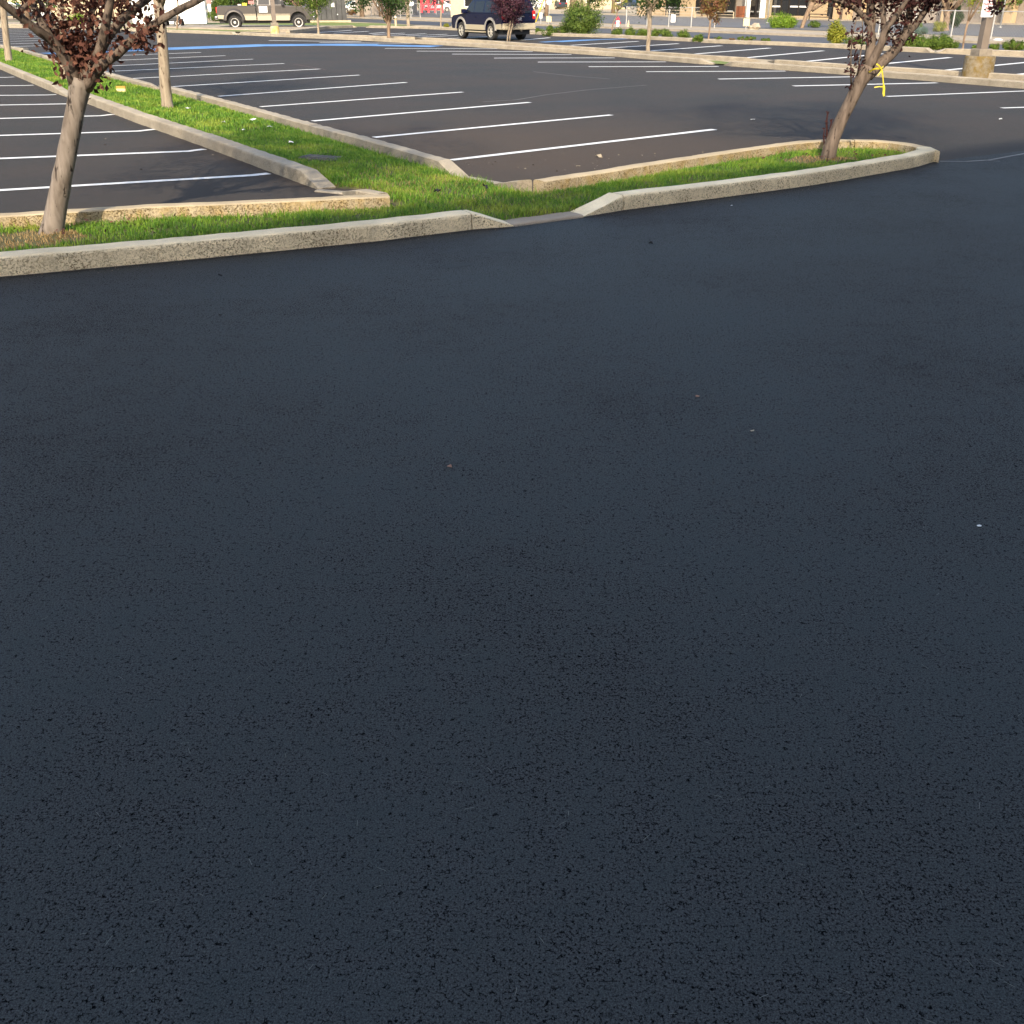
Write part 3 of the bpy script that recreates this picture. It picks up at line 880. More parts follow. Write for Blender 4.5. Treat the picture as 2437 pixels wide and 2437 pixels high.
# dry tips in the yellowing patch where the islands meet
cj = np.array(G(985, 455))
kx = np.exp(-(((Pn[:, 0] - cj[0]) / 1.3) ** 2 + ((Pn[:, 1] - cj[1]) / 0.8) ** 2))
blades('dry_grass', Pn[(rng.uniform(0, 1, len(Pn)) < kx * 0.16) & ~sm], 0.05, 0.007, M['dry'], 0.9)['kind'] = 'stuff'

# utility grate sunk in the grass
gr = thing('utility_box_lid', 'grey slotted utility lid sunk in the grass of the median', 'utility lid', (grate_xy[0], grate_xy[1], 0.0), R(-25))
MB().box(-0.30, 0.30, -0.15, 0.15, 0.0, 0.052).build('rim', M['grate'], gr, bevel=0.008)
for k in range(9):
    MB().box(-0.27 + k * 0.061, -0.27 + k * 0.061 + 0.038, -0.12, 0.12, 0.05, 0.062).build('slat', M['grate'], gr)

# ------------------------------------------------------------------ leaves, trees, shrubs
def leaf_mesh(name, C, N, size, m, parent, aspect=0.5, fold=0.18):
    """leaf blades at points C with facing N"""
    n = len(C)
    N = N / (np.linalg.norm(N, axis=1)[:, None] + 1e-9)
    t = rng.normal(size=(n, 3))
    t -= (t * N).sum(1)[:, None] * N
    t /= np.linalg.norm(t, axis=1)[:, None] + 1e-9
    b = np.cross(N, t)
    L = size * rng.uniform(0.65, 1.3, n)[:, None]
    v = np.empty((n, 4, 3))
    v[:, 0] = C - t * L * .5
    v[:, 1] = C + b * L * aspect * .5 + N * L * fold + t * L * .03
    v[:, 2] = C + t * L * .5
    v[:, 3] = C - b * L * aspect * .5 + N * L * fold + t * L * .03
    q = np.arange(n)[:, None] * 4
    tr = np.concatenate([q + np.array([0, 1, 2]), q + np.array([0, 2, 3])], 1).reshape(-1, 3)
    return np_mesh(name, v.reshape(-1, 3), tr, m, parent)

def clump_points(n, centre, rad, nclump, clump_r, shell=0.35):
    """points gathered in clumps through an ellipsoid; returns points and outward-ish normals"""
    c = np.array(centre, float)
    r = np.array(rad, float)
    d = rng.normal(size=(nclump, 3))
    d /= np.linalg.norm(d, axis=1)[:, None]
    cc = d * (rng.uniform(shell, 1.0, nclump) ** 0.6)[:, None] * r * (1 + 0.12 * rng.normal(size=(nclump, 1)))
    k = rng.integers(0, nclump, n)
    o = rng.normal(size=(n, 3)) * clump_r * 0.55
    p = cc[k] + o
    nn_ = o / (np.linalg.norm(o, axis=1)[:, None] + 1e-9) * 0.7 + p / r * 0.6 + rng.normal(size=(n, 3)) * 0.45 + np.array([0, 0, .3])
    return c + p, nn_

def wander(a, b, n, amp):
    a, b = Vector(a), Vector(b)
    out = []
    for i in range(n + 1):
        t = i / n
        p = a.lerp(b, t)
        if 0 < i < n:
            p += Vector((random.uniform(-1, 1), random.uniform(-1, 1), random.uniform(-.6, .6))) * amp
        out.append(p)
    return out

def make_tree(name, label, base_px, trunk_px, crown, leaf, bark, leaf_size, n_leaf, group=None, nbranch=6, limbs=(), nclump=60, clump_r=0.35, cat='tree'):
    """trunk_px: (px, py, radius px) seen from the camera, lying in the plane of the tree's base;
    crown: (dx, z centre, rx, ry, rz) in metres from the base"""
    bx, by = G(*base_px)
    t = thing(name, label, cat, (bx, by, 0), 0, group)
    s = ppm(by)
    pts = [at(p[0], p[1], by) - Vector((bx, by, 0)) for p in trunk_px]
    rad = [p[2] / s for p in trunk_px]
    pts[0].z = -0.04
    # flare at the foot
    pts.insert(1, pts[0].lerp(pts[1], 0.12))
    rad.insert(1, rad[0] * 0.82 + rad[1] * 0.1)
    rad[0] *= 1.12
    sm_ = resample([(*p, r) for p, r in zip(pts, rad)], max(0.05, rad[0] * 0.8))
    MB().tube([q[:3] for q in sm_], [float(q[3]) * (1 + random.uniform(-.05, .05)) for q in sm_], 12).build('trunk', bark, t, smooth=True)
    cx, cz, rx, ry, rz = crown
    top = Vector(sm_[-1][:3])
    cc = Vector((cx, 0, cz))
    r0 = float(sm_[-1][3])
    for k in range(nbranch):
        a = 2 * math.pi * k / nbranch + random.uniform(-.4, .4)
        end = cc + Vector((math.cos(a) * rx * .75, math.sin(a) * ry * .75, random.uniform(-.1, .7) * rz))
        pp = wander(top - Vector((0, 0, r0 * random.uniform(0, 3))), end, 4, rx * 0.07)
        MB().tube(pp, [r0 * .62, r0 * .5, r0 * .36, r0 * .22, r0 * .08], 7).build('branch', bark, t, smooth=True)
    C, N = clump_points(n_leaf, (cx, 0, cz), (rx, ry, rz), nclump, clump_r)
    k = C[:, 2] > 0.25
    o = leaf_mesh('crown', C[k], N[k], leaf_size, leaf, t)
    return t

def make_shrub(name, label, x0, x1, ytop, ybase, leaf, leaf_size, n, group=None, squash=1.0, stem=True, ydepth=None, upright=False):
    bx, by = G((x0 + x1) / 2, ybase)
    s = ppm(by)
    w = (x1 - x0) / s / 2
    d = w * (ydepth if ydepth else 0.9)
    h = (ybase - ytop) / (s * 1.118)
    by += d * 0.6
    t = thing(name, label, 'shrub', (bx, by, 0), 0, group)
    nst = 7
    for k in range(nst):
        a = 2 * math.pi * k / nst
        MB().tube(wander((0, 0, -0.03), (math.cos(a) * w * .6, math.sin(a) * d * .6, h * random.uniform(.5, .85)), 3, w * .08), [.025, .018, .012, .006], 5).build('stem', M['brown_bark'], t)
    ncl = max(14, int(22 * w * h * 2))
    C, N = clump_points(int(n * 1.8), (0, 0, h * .48), (w * .9, d * .9, h * .52), int(ncl * 1.6), min(w, h) * .30, 0.35)
    k = C[:, 2] > 0.01
    leaf_mesh('foliage', C[k], N[k], leaf_size, leaf, t, 0.45)
    return t

# --- the two near plum trees, branches laid out limb by limb
def limb_tree(name, label, base_px, trunk_px, limbs, bark, depth_of):
    bx, by = G(*base_px)
    t = thing(name, label, 'tree', (bx, by, 0))
    O = Vector((bx, by, 0))
    s = ppm(by)
    pts = [at(p[0], p[1], by) - O for p in trunk_px]
    pts[0].z = -0.05
    sm_ = resample([(*p, q[2] / s) for p, q in zip(pts, trunk_px)], 0.05)
    tb = MB()
    P_ = [Vector(q[:3]) for q in sm_]
    R_ = [float(q[3]) for q in sm_]
    tb.tube(P_, R_, 18)
    # knots and ridges on the bark
    for i, v in enumerate(tb.v):
        a = math.sin(v[2] * 23 + v[0] * 31) * math.sin(v[1] * 29 + v[2] * 9)
        c = P_[min(range(len(P_)), key=lambda j: abs(P_[j].z - v[2]))]
        dv = Vector(v) - c
        dv.z = 0
        tb.v[i] = tuple(Vector(v) + dv * 0.07 * a)
    tb.build('trunk', bark, t, smooth=True)
    ends = []
    for path in limbs:
        q = []
        for (px, py, rp, dy) in path:
            Y = by + dy
            p = at(px, py, Y) - O
            q.append((*p, rp / ppm(Y)))
        sm2 = resample(q, 0.07)
        MB().tube([x[:3] for x in sm2], [max(0.004, float(x[3])) * random.uniform(.93, 1.07) for x in sm2], 10).build('branch', M['plum_bark_brown'], t, smooth=True)
        ends.append([Vector(x[:3]) for x in sm2])
    return t, O, ends

t1_limbs = [
    [(184, 205, 20, 0), (170, 165, 14, -.05), (150, 128, 12.5, -.12), (122, 96, 11, -.2), (92, 74, 9.5, -.3), (58, 48, 8.5, -.4), (24, 22, 8, -.5), (-10, -6, 7, -.6), (-90, -70, 6, -.8), (-160, -150, 4, -.9), (-210, -260, 2, -1)],
    [(128, 100, 8, -.18), (112, 76, 8.5, -.2), (96, 48, 8, -.15), (82, 18, 7.5, -.1), (72, -8, 7, -.05), (40, -90, 5.5, 0), (10, -200, 3, .1), (-10, -300, 1.5, .2)],
    [(150, 112, 5, -.1), (138, 80, 6, -.05), (120, 46, 6, .05), (100, 12, 5.5, .15), (86, -12, 5, .2), (70, -110, 4, .4), (50, -230, 2, .6)],
    [(196, 190, 14, .05), (205, 150, 9, .2), (213, 100, 7.5, .3), (216, 50, 7, .4), (222, -6, 6.5, .5), (215, -120, 5, .7), (220, -260, 2.5, .9)],
    [(200, 195, 18, 0), (222, 158, 13, -.05), (238, 118, 10, -.1), (250, 70, 9.5, -.15), (259, 20, 9, -.2), (264, -8, 8.5, -.2), (285, -120, 6, -.2), (300, -260, 3, -.2)],
    [(228, 146, 8, -.05), (246, 112, 9, 0), (272, 68, 9, .1), (312, 28, 8.5, .2), (352, -4, 8, .3), (430, -70, 6, .5), (500, -170, 3.5, .7), (540, -260, 1.5, .8)],
    [(202, 205, 18, 0), (222, 176, 15, -.05), (250, 148, 11, -.1), (280, 128, 9.5, -.12), (312, 98, 9, -.15), (352, 68, 8, -.2), (396, 40, 7.6, -.25), (440, 16, 7.2, -.3), (478, -3, 7, -.35), (560, -60, 5.5, -.4), (640, -150, 3.5, -.4), (690, -250, 1.5, -.3)],
    [(40, 35, 6, -.45), (60, 15, 5, -.3), (78, -10, 4.5, -.2), (100, -120, 3, 0)],
]
t1, O1, e1 = limb_tree('plum_tree', 'purple-leaved plum tree with grey leaning trunk on the long front island', (122, 566),
    [(118, 570, 33, 0), (122, 560, 28, 0), (128, 530, 24.5, 0), (137, 480, 23, 0), (149, 420, 22, 0), (160, 360, 21, 0), (173, 298, 20.5, 0), (184, 235, 21, 0), (191, 205, 23.5, 0), (195, 186, 25, 0)],
    t1_limbs, M['plum_bark'], None)
S1 = ppm(O1.y)

def leaves_on(tree, O, ends, spec, size, m, name='crown'):
    """spec: list of (limb index, from, to, count, spread)"""
    Cs, Ns = [], []
    for li, a, b, n, sp in spec:
        path = ends[li]
        L = len(path)
        for _ in range(n):
            i = int(random.uniform(a, b) * (L - 1))
            c = path[i]
            Cs.append(np.array(c) + rng.normal(size=3) * sp)
    Cs = np.array(Cs)
    Ns = rng.normal(size=Cs.shape) + np.array([0.0, -0.5, 0.35])
    return Cs, Ns

# foliage seen low in the fork, then the crown above the frame
Cs, Ns = leaves_on(t1, O1, e1, [(4, 0.10, 0.30, 60, .06), (3, .10, .40, 170, .075), (2, 0.0, .40, 120, .07), (1, .05, .42, 55, .05), (5, .06, .38, 80, .05), (6, .10, .22, 40, .05), (6, .33, .44, 80, .045), (7, 0, .7, 24, .05), (4, .3, .5, 60, .07), (0, .36, .55, 10, .05)], .06, None)
fork = at(176, 120, O1.y + .05) - O1
extra = np.array(fork) + rng.normal(size=(620, 3)) * np.array([.10, .10, .12])
pl = at(330, 108, O1.y - .16) - O1
extra2 = np.array(pl) + rng.normal(size=(60, 3)) * np.array([.08, .05, .025])
cu = at(228, 8, O1.y + .25) - O1
extra3 = np.array(cu) + rng.normal(size=(560, 3)) * np.array([.22, .25, .10])
C2, N2 = clump_points(24000, (0.95, -0.1, 3.5), (2.5, 2.3, 1.6), 130, .42, .2)
C2 = C2 if True else C2
k2 = C2[:, 2] > 2.0
Call = np.concatenate([Cs, extra, extra2, extra3, C2[k2]])
Nall = np.concatenate([Ns, rng.normal(size=(1240, 3)) + np.array([0, -.5, .3]), N2[k2]])
cr = leaf_mesh('crown', Call, Nall, 0.058, M['plum_leaf'], t1, 0.6, 0.12)

t5_limbs = [
    [(2064, 162, 13, 0), (2070, 128, 11, .03), (2074, 92, 9.5, .05), (2071, 58, 8.5, .08), (2070, 25, 8, .1), (2074, -4, 7.5, .12), (2070, -120, 6, .2), (2050, -260, 3, .3)],
    [(2071, 62, 6, .08), (2056, 40, 6, .05), (2036, 22, 5.5, 0), (2008, 8, 5, -.1), (1980, -6, 4.5, -.2), (1900, -60, 3, -.4), (1840, -140, 1.5, -.5)],
    [(2076, 78, 5, .05), (2080, 50, 5, .1), (2076, 14, 4.5, .2), (2078, -6, 4, .25), (2100, -140, 2, .5)],
    [(2060, 172, 13, 0), (2080, 138, 10.5, -.03), (2098, 104, 9.5, -.06), (2105, 80, 9, -.08), (2114, 60, 7.5, -.1), (2134, 36, 7, -.14), (2150, 12, 6.5, -.18), (2164, -8, 6, -.2), (2210, -90, 4.5, -.3), (2240, -220, 2, -.4)],
    [(2106, 84, 6, -.08), (2103, 55, 6.5, -.02), (2100, 20, 6, .05), (2099, -6, 5.5, .1), (2110, -130, 4, .3), (2130, -260, 2, .5)],
    [(2066, 182, 12, .0), (2086, 160, 12, .03), (2106, 142, 12.5, .06), (2128, 122, 11.5, .1), (2142, 98, 11, .12), (2156, 78, 11, .14), (2176, 62, 8, .16), (2192, 40, 7, .18), (2208, 18, 6.5, .2), (2224, -4, 6, .22), (2290, -90, 4, .3), (2340, -200, 2, .4)],
    [(2154, 82, 8, .14), (2161, 55, 8.5, .2), (2166, 20, 8, .28), (2169, -6, 7.5, .32), (2190, -140, 5, .5), (2200, -280, 2, .7)],
    [(2026, 204, 2.2, -.03), (2025, 165, 1.6, -.08), (2025, 125, 1.4, -.1), (2029, 80, 1.2, -.12), (2040, 40, 1, -.1)],
    [(2041, 180, 2.2, -.03), (2046, 140, 1.7, -.08), (2053, 95, 1.4, -.1), (2052, 45, 1, -.12)],
    [(2285, -84, 3.5, .29), (2340, -45, 2.4, .05), (2366, -8, 1.6, -.25), (2373, 20, 1, -.3)],
]
t5, O5, e5 = limb_tree('plum_tree', 'dark purple plum tree leaning from the rounded end of the island, yellow tape on it', (1967, 390),
    [(1966, 394, 21.5, 0), (1968, 384, 18.5, 0), (1976, 350, 16.5, 0), (1990, 312, 15.5, 0), (2007, 275, 15, 0), (2026, 238, 15, 0), (2042, 205, 15.5, 0), (2054, 184, 17.5, 0), (2062, 168, 17.5, 0), (2067, 158, 15, 0)],
    t5_limbs, M['plum_bark_brown'], None)
Cs, Ns = leaves_on(t5, O5, e5, [(7, .35, 1, 60, .05), (8, .4, 1, 55, .05), (7, .0, .35, 12, .03), (5, .55, .8, 90, .07), (5, .35, .6, 40, .06), (3, .5, .8, 60, .08), (6, 0, .5, 90, .10), (1, .1, .6, 70, .08), (2, .2, .6, 40, .08), (0, .35, .6, 50, .09)], .06, None)
def cl(px, py, dy, n, sx, sz):
    c = at(px, py, O5.y + dy) - O5
    return np.array(c) + rng.normal(size=(n, 3)) * np.array([sx, .1, sz])
ex = np.concatenate([cl(2137, 60, .05, 60, .09, .10), cl(2112, 92, .0, 50, .07, .05), cl(2190, 2, .2, 220, .17, .07), cl(2150, -2, .1, 220, .22, .07), cl(2075, -4, .1, 260, .30, .06), cl(2020, -8, .0, 160, .25, .06), cl(2110, 18, .3, 90, .12, .08), cl(2375, 12, -.3, 26, .05, .05), cl(2368, 20, -.3, 18, .03, .04), cl(2215, 6, .2, 30, .06, .05)])
C2, N2 = clump_points(16000, (0.75, -0.1, 3.5), (2.3, 2.3, 1.6), 130, .42, .2)
k2 = C2[:, 2] > 1.98
Call = np.concatenate([Cs, ex, C2[k2]])
Nall = np.concatenate([Ns, rng.normal(size=(len(ex), 3)) + np.array([0, -.5, .3]), N2[k2]])
leaf_mesh('crown', Call, Nall, 0.062, M['plum_leaf_dark'], t5, 0.55, 0.12)
# red suckers at the foot
for pth in ([(1966, 352, 2.6), (1968, 318, 2.4), (1967, 290, 2.2), (1970, 268, 1.6)], [(1972, 340, 2.6), (1975, 310, 2.2), (1980, 285, 1.6)], [(1962, 345, 2), (1960, 325, 1.8), (1962, 308, 1.2)]):
    q = [at(a, b, O5.y + .05) - O5 for a, b, _ in pth]
    MB().tube(q, [c / ppm(O5.y) for _, _, c in pth], 6).build('sucker', M['plum_leaf_dark'], t5)
    Cq = np.array([np.array(q[i]) + rng.normal(size=3) * .012 for i in range(1, len(q)) for _ in range(4)])
    leaf_mesh('sucker_leaves', Cq, rng.normal(size=Cq.shape) + np.array([0, -1, 0]), .04, M['plum_leaf_dark'], t5)

# yellow tape knotted round the fork
tp = thing('barrier_tape', 'yellow tape knotted round the fork of the leaning plum tree', 'tape', (O5.x, O5.y, 0))
def ribbon(pts, w, name):
    mb = MB()
    P_ = [Vector(p) for p in pts]
    for i, p in enumerate(P_):
        d = (P_[min(i + 1, len(P_) - 1)] - P_[max(i - 1, 0)]).normalized()
        tw = 0.5 * math.sin(i * 1.3)
        a = Vector((d.z, 0, -d.x))
        a = (a.normalized() * math.cos(tw) + Vector((0, 1, 0)) * math.sin(tw)) * w * .5
        for s_, off in ((-1, 0), (1, 0), (1, .002), (-1, .002)):
            mb.v.append(tuple(p + a * s_ + Vector((0, off, 0))))
    for i in range(len(P_) - 1):
        b = i * 4
        for k in range(4):
            k2_ = (k + 1) % 4
            mb.f.append((b + k, b + k2_, b + 4 + k2_, b + 4 + k))
    mb.build(name, M['yellow'], tp)
fy = O5.y - 0.16
ribbon([at(a, b, fy + d) - O5 for a, b, d in ((2068, 172, .05), (2076, 166, 0), (2086, 163, -.02), (2096, 163, 0), (2103, 158, .1))], .022, 'loop')
ribbon([at(a, b, fy + d) - O5 for a, b, d in ((2086, 152, .02), (2093, 157, -.02), (2099, 166, -.03), (2101, 180, -.03), (2102, 192, -.03), (2103, 204, -.03))], .018, 'hanging_strip')
ribbon([at(a, b, fy - .03) - O5 for a, b in ((2103, 203), (2104, 212), (2103, 221), (2104, 229))], .028, 'tail')
ribbon([at(a, b, fy - .03) - O5 for a, b in ((2103, 207), (2092, 206), (2081, 208))], .012, 'tail')
ribbon([at(a, b, fy - .02) - O5 for a, b in ((2098, 166), (2094, 174), (2089, 180))], .014, 'tail')

# --- median trees
make_tree('street_tree', 'pale-barked tree in the median grass, nearest of three, orange tag behind it', (400, 263), [(400, 266, 17), (397, 240, 13.5), (393, 200, 12.5), (388, 120, 12), (383, 60, 11.5), (378, 15, 11.5), (376, -15, 12)],
          (-0.25, 4.2, 1.9, 1.9, 2.1), M['dark_leaf'], M['pale_bark'], .085, 6500, 'median trees', clump_r=.4, nclump=80)
make_tree('street_tree', 'pale-barked tree half hidden behind the front plum trunk', (153, 197), [(154, 199, 9), (151, 165, 7.5), (148, 120, 7.5), (146, 70, 7), (144, 20, 7), (143, -10, 7.5)],
          (0.1, 4.3, 1.8, 1.8, 2.2), M['green_leaf'], M['pale_bark'], .10, 5000, 'median trees', clump_r=.4, nclump=70)
make_tree('street_tree', 'pale-barked tree in the median at the edge of the picture', (22, 151), [(22, 152, 9.5), (20, 135, 8), (15, 95, 7.5), (10, 45, 7.5), (7, 10, 7.5), (6, -10, 8)],
          (-0.2, 4.2, 1.8, 1.8, 2.0), M['green_leaf'], M['pale_bark'], .10, 4500, 'median trees', clump_r=.4, nclump=70)
# --- divider trees
make_tree('street_tree', 'low-forked green tree on the divider strip beside the utility marker posts', (925, 96), [(925, 96, 4.5), (925, 80, 4), (925, 62, 4.3), (925, 48, 5)],
          (0, 2.75, 1.7, 1.5, 1.65), M['dark_leaf'], M['brown_bark'], .13, 6000, 'divider trees', nclump=60, nbranch=8)
make_tree('plum_tree', 'small purple plum with twin stems in front of the blue car', (1210, 98), [(1207, 99, 2), (1209, 80, 2), (1214, 58, 2), (1216, 30, 2.2)],
          (0.05, 1.78, .92, .85, .95), M['purple_leaf'], M['pale_bark'], .08, 8000, 'divider trees', nclump=70, clump_r=.22)
tt = [o for o in sc.objects if o.name.startswith('plum_tree')][-1]
by_ = tt.location.y
MB().tube([at(a, b, by_ + .03) - tt.location for a, b in ((1213, 98), (1214, 82), (1219, 62), (1222, 40))], [2 / ppm(by_)] * 3 + [1.2 / ppm(by_)], 8).build('trunk', M['pale_bark'], tt, smooth=True)
make_tree('street_tree', 'straight-trunked green tree on the divider in front of the tan building', (1542, 129), [(1542, 130, 5.5), (1542, 110, 4.8), (1545, 80, 4.8), (1546, 50, 5), (1545, 30, 6), (1544, 18, 6.5)],
          (0.2, 2.75, 1.35, 1.3, 1.35), M['dark_leaf'], M['pale_bark'], .11, 7500, 'divider trees', nclump=70, clump_r=.32)
make_tree('street_tree', 'young green tree on the divider end beside the pickup bonnet', (757.5, 82), [(758, 83, 2.8), (757, 60, 2.4), (755, 35, 2.4), (753, 15, 2.4)],
          (-0.1, 2.4, 1.05, 1.0, 1.25), M['green_leaf'], M['pale_bark'], .12, 5000, 'divider trees', nclump=60, clump_r=.3)
make_tree('plum_tree', 'dark-trunked plum tree overlapping the front wheel of the pickup', (715, 68), [(716, 69, 4.2), (716, 50, 3.6), (717, 30, 4.2), (714, 10, 5)],
          (-0.5, 3.2, 1.7, 1.5, 1.55), M['purple_leaf'], M['brown_bark'], .12, 3000, None, nclump=60)
make_tree('plum_tree', 'thin dark sapling in front of the white container', (423, 71), [(421, 71, 2.3), (422, 50, 1.9), (424, 25, 1.8), (423, 0, 1.6)],
          (0, 3.0, 1.0, 1.0, .95), M['purple_leaf'], M['brown_bark'], .12, 900, None, nclump=30)
make_tree('street_tree', 'small round tree turning rusty red in front of the shop windows', (1686, 93), [(1686, 93, 2.2), (1688, 75, 2), (1690, 58, 2.2), (1691, 45, 2.4)],
          (0.1, 1.72, .70, .66, .86), M['rust_leaf'], M['brown_bark'], .085, 6000, 'verge trees', nclump=60, clump_r=.18)
make_tree('plum_tree', 'purple-leaved sapling on the verge left of the blue car', (1049, 64), [(1049, 64.5, 2), (1049, 45, 1.8), (1050, 25, 2), (1051, 10, 2)],
          (0, 3.0, 1.5, 1.3, 1.3), M['purple_leaf'], M['pale_bark'], .12, 2600, 'verge trees', nclump=50)
make_tree('street_tree', 'thin bare-stemmed young tree with yellowing leaves beside the lamp post', (2291, 116), [(2291, 117, 2.6), (2294, 95, 2.3), (2299, 70, 2.5), (2304, 50, 2.5)],
          (0.45, 2.35, .75, .7, 1.05), M['yellow_leaf'], M['brown_bark'], .085, 1500, 'verge trees', nclump=50, clump_r=.2)
make_tree('street_tree', 'spindly shrub-like tree with orange-yellow leaves beside the big green shrub', (1456, 72), [(1456, 73, 1.5), (1459, 55, 1.4), (1467, 40, 1.3), (1470, 25, 1.3)],
          (0.35, 1.75, .62, .5, .75), M['yellow_leaf'], M['brown_bark'], .09, 420, 'verge trees', nclump=22, clump_r=.16, nbranch=9)
make_tree('street_tree', 'leaning brown-trunked tree beside the lime green mound shrub', (1908, 66), [(1908, 67, 5), (1912, 55, 4.5), (1921, 32, 5), (1930, 15, 6.5), (1934, 6, 7)],
          (1.6, 2.75, 2.4, 1.8, 1.25), M['dark_leaf'], M['brown_bark'], .13, 3600, 'trees across the street', nclump=60)
make_tree('street_tree', 'stout forked tree behind the chain link fence near the lamp post', (2252, 72), [(2250, 72, 9), (2250, 60, 7.5), (2253, 42, 7), (2256, 26, 8)],
          (0.3, 3.5, 2.7, 2.2, 1.9), M['green_leaf'], M['brown_bark'], .13, 3800, 'trees across the street', nclump=60)
make_tree('street_tree', 'double grey trunk on the verge beside the pale marker post', (971, 61), [(972, 61, 4.2), (971, 45, 3.8), (970, 25, 3.8), (968, 5, 3.8)],
          (0, 4.8, 2.4, 2.2, 2.3), M['green_leaf'], M['pale_bark'], .16, 2600, 'verge trees', nclump=50)

# --- shrubs (columns, tops and feet surveyed)
SH = [
    ('shrub', 'largest bushy green shrub, standing on the verge right of the blue car', 1336, 1432, 3, 83, 'green_leaf', .10, 5200),
    ('shrub', 'low shrub spilling through the kerb gap behind the blue car', 1288, 1322, 64, 86, 'juniper', .07, 900),
    ('shrub', 'small low shrub nearest the rear bumper of the blue car', 1272, 1293, 67, 82, 'juniper', .07, 500),
    ('shrub', 'low shrub touching the foot of the largest shrub', 1318, 1352, 62, 82, 'juniper', .07, 800),
    ('shrub', 'round low shrub under the spindly yellow-leaved tree', 1454, 1482, 68, 86, 'green_leaf', .07, 700),
    ('shrub', 'round low shrub just left of the straight tree trunk', 1486, 1519, 67, 87, 'juniper', .07, 900),
    ('shrub', 'low shrub directly behind the straight tree trunk', 1513, 1545, 69, 87, 'juniper', .07, 800),
    ('shrub', 'low shrub just right of the straight tree trunk', 1549, 1577, 71, 88, 'juniper', .07, 800),
    ('shrub', 'wider low shrub second from the straight tree trunk', 1566, 1603, 73, 89, 'green_leaf', .07, 900),
    ('shrub', 'round low shrub standing alone between two low shrubs on the verge', 1609, 1643, 73, 91, 'juniper', .07, 800),
    ('shrub', 'low shrub filling the kerb gap beside the rusty round tree', 1646, 1676, 82, 100, 'juniper', .07, 800),
    ('shrub', 'lime green mound shrub across the street, trimmed and wide', 1830, 1894, 37, 66.5, 'lime_leaf', .09, 4200),
    ('shrub', 'small dark green shrub beside the leaning tree across the street', 1924, 1954, 52, 65.5, 'green_leaf', .08, 900),
    ('shrub', 'tall yellow-green shrub on the verge left of the leaning plum', 1968, 2018, 52, 104, 'yellow_leaf', .09, 2200),
    ('shrub', 'low green shrub between the tall yellow shrub and the leaning plum', 2012, 2062, 90, 113, 'juniper', .07, 1300),
    ('shrub', 'feathery green shrub just right of the leaning plum', 2150, 2204, 89, 117, 'juniper', .07, 2200),
    ('shrub', 'feathery green shrub middle of the clump before the fence', 2186, 2244, 90, 121, 'juniper', .07, 2400),
    ('shrub', 'feathery green shrub filling the kerb gap before the thin tree', 2224, 2281, 89, 123, 'juniper', .07, 2400),
    ('shrub', 'yellow-green round shrub beyond the fence', 2221, 2255, 52, 75, 'yellow_leaf', .09, 1100),
    ('shrub', 'blue-green shrub beyond the fence beside the leaning plum', 2178, 2210, 65, 82, 'blue_leaf', .08, 800),
    ('shrub', 'small lime shrub seen through the fork of the leaning plum', 2180, 2196, 56, 66, 'lime_leaf', .08, 400),
    ('shrub', 'low shrub just left of the lamp post base', 2312, 2334, 108, 118, 'juniper', .07, 500),
    ('shrub', 'tiny low shrub just right of the lamp post base', 2352, 2386, 107, 119, 'juniper', .07, 700),
    ('shrub', 'broad low shrub at the right edge of the picture', 2386, 2446, 98, 120, 'juniper', .07, 1700),
    ('shrub', 'flat small shrub nearest the rusty round tree', 1699, 1720, 88, 94, 'juniper', .06, 300),
    ('shrub', 'very flat brown-green shrub along the verge kerb', 1733, 1752, 92, 95, 'rust_leaf', .06, 200),
    ('shrub', 'flat green shrub on the verge below the rock', 1753, 1808, 88, 97, 'juniper', .06, 900),
    ('shrub', 'small flat shrub on the verge below the lime mound', 1812, 1838, 92, 98, 'juniper', .06, 300),
    ('shrub', 'yellowish tuft at the foot of the purple sapling', 1056, 1070, 56, 65, 'yellow_leaf', .07, 260),
    ('shrub', 'tall clipped green shrub behind the pickup tailgate', 496, 548, -12, 49, 'green_leaf', .13, 3000),
    ('shrub', 'low green bush between the white container and the pickup', 490, 530, 28, 50, 'green_leaf', .12, 900),
    ('shrub', 'reddish-green round bush in front of the white parked car', 826, 848, 22, 36, 'rust_leaf', .10, 700),
    ('shrub', 'yellow-green bush seen through the crown of the front plum', 160, 205, 35, 61, 'lime_leaf', .12, 900),
    ('shrub', 'dark hedge bush beside the stout forked tree', 2258, 2290, 10, 66, 'dark_leaf', .10, 2000),
]
for a in SH:
    make_shrub(a[0], a[1], a[2], a[3], a[4], a[5], M[a[6]], a[7], a[8])

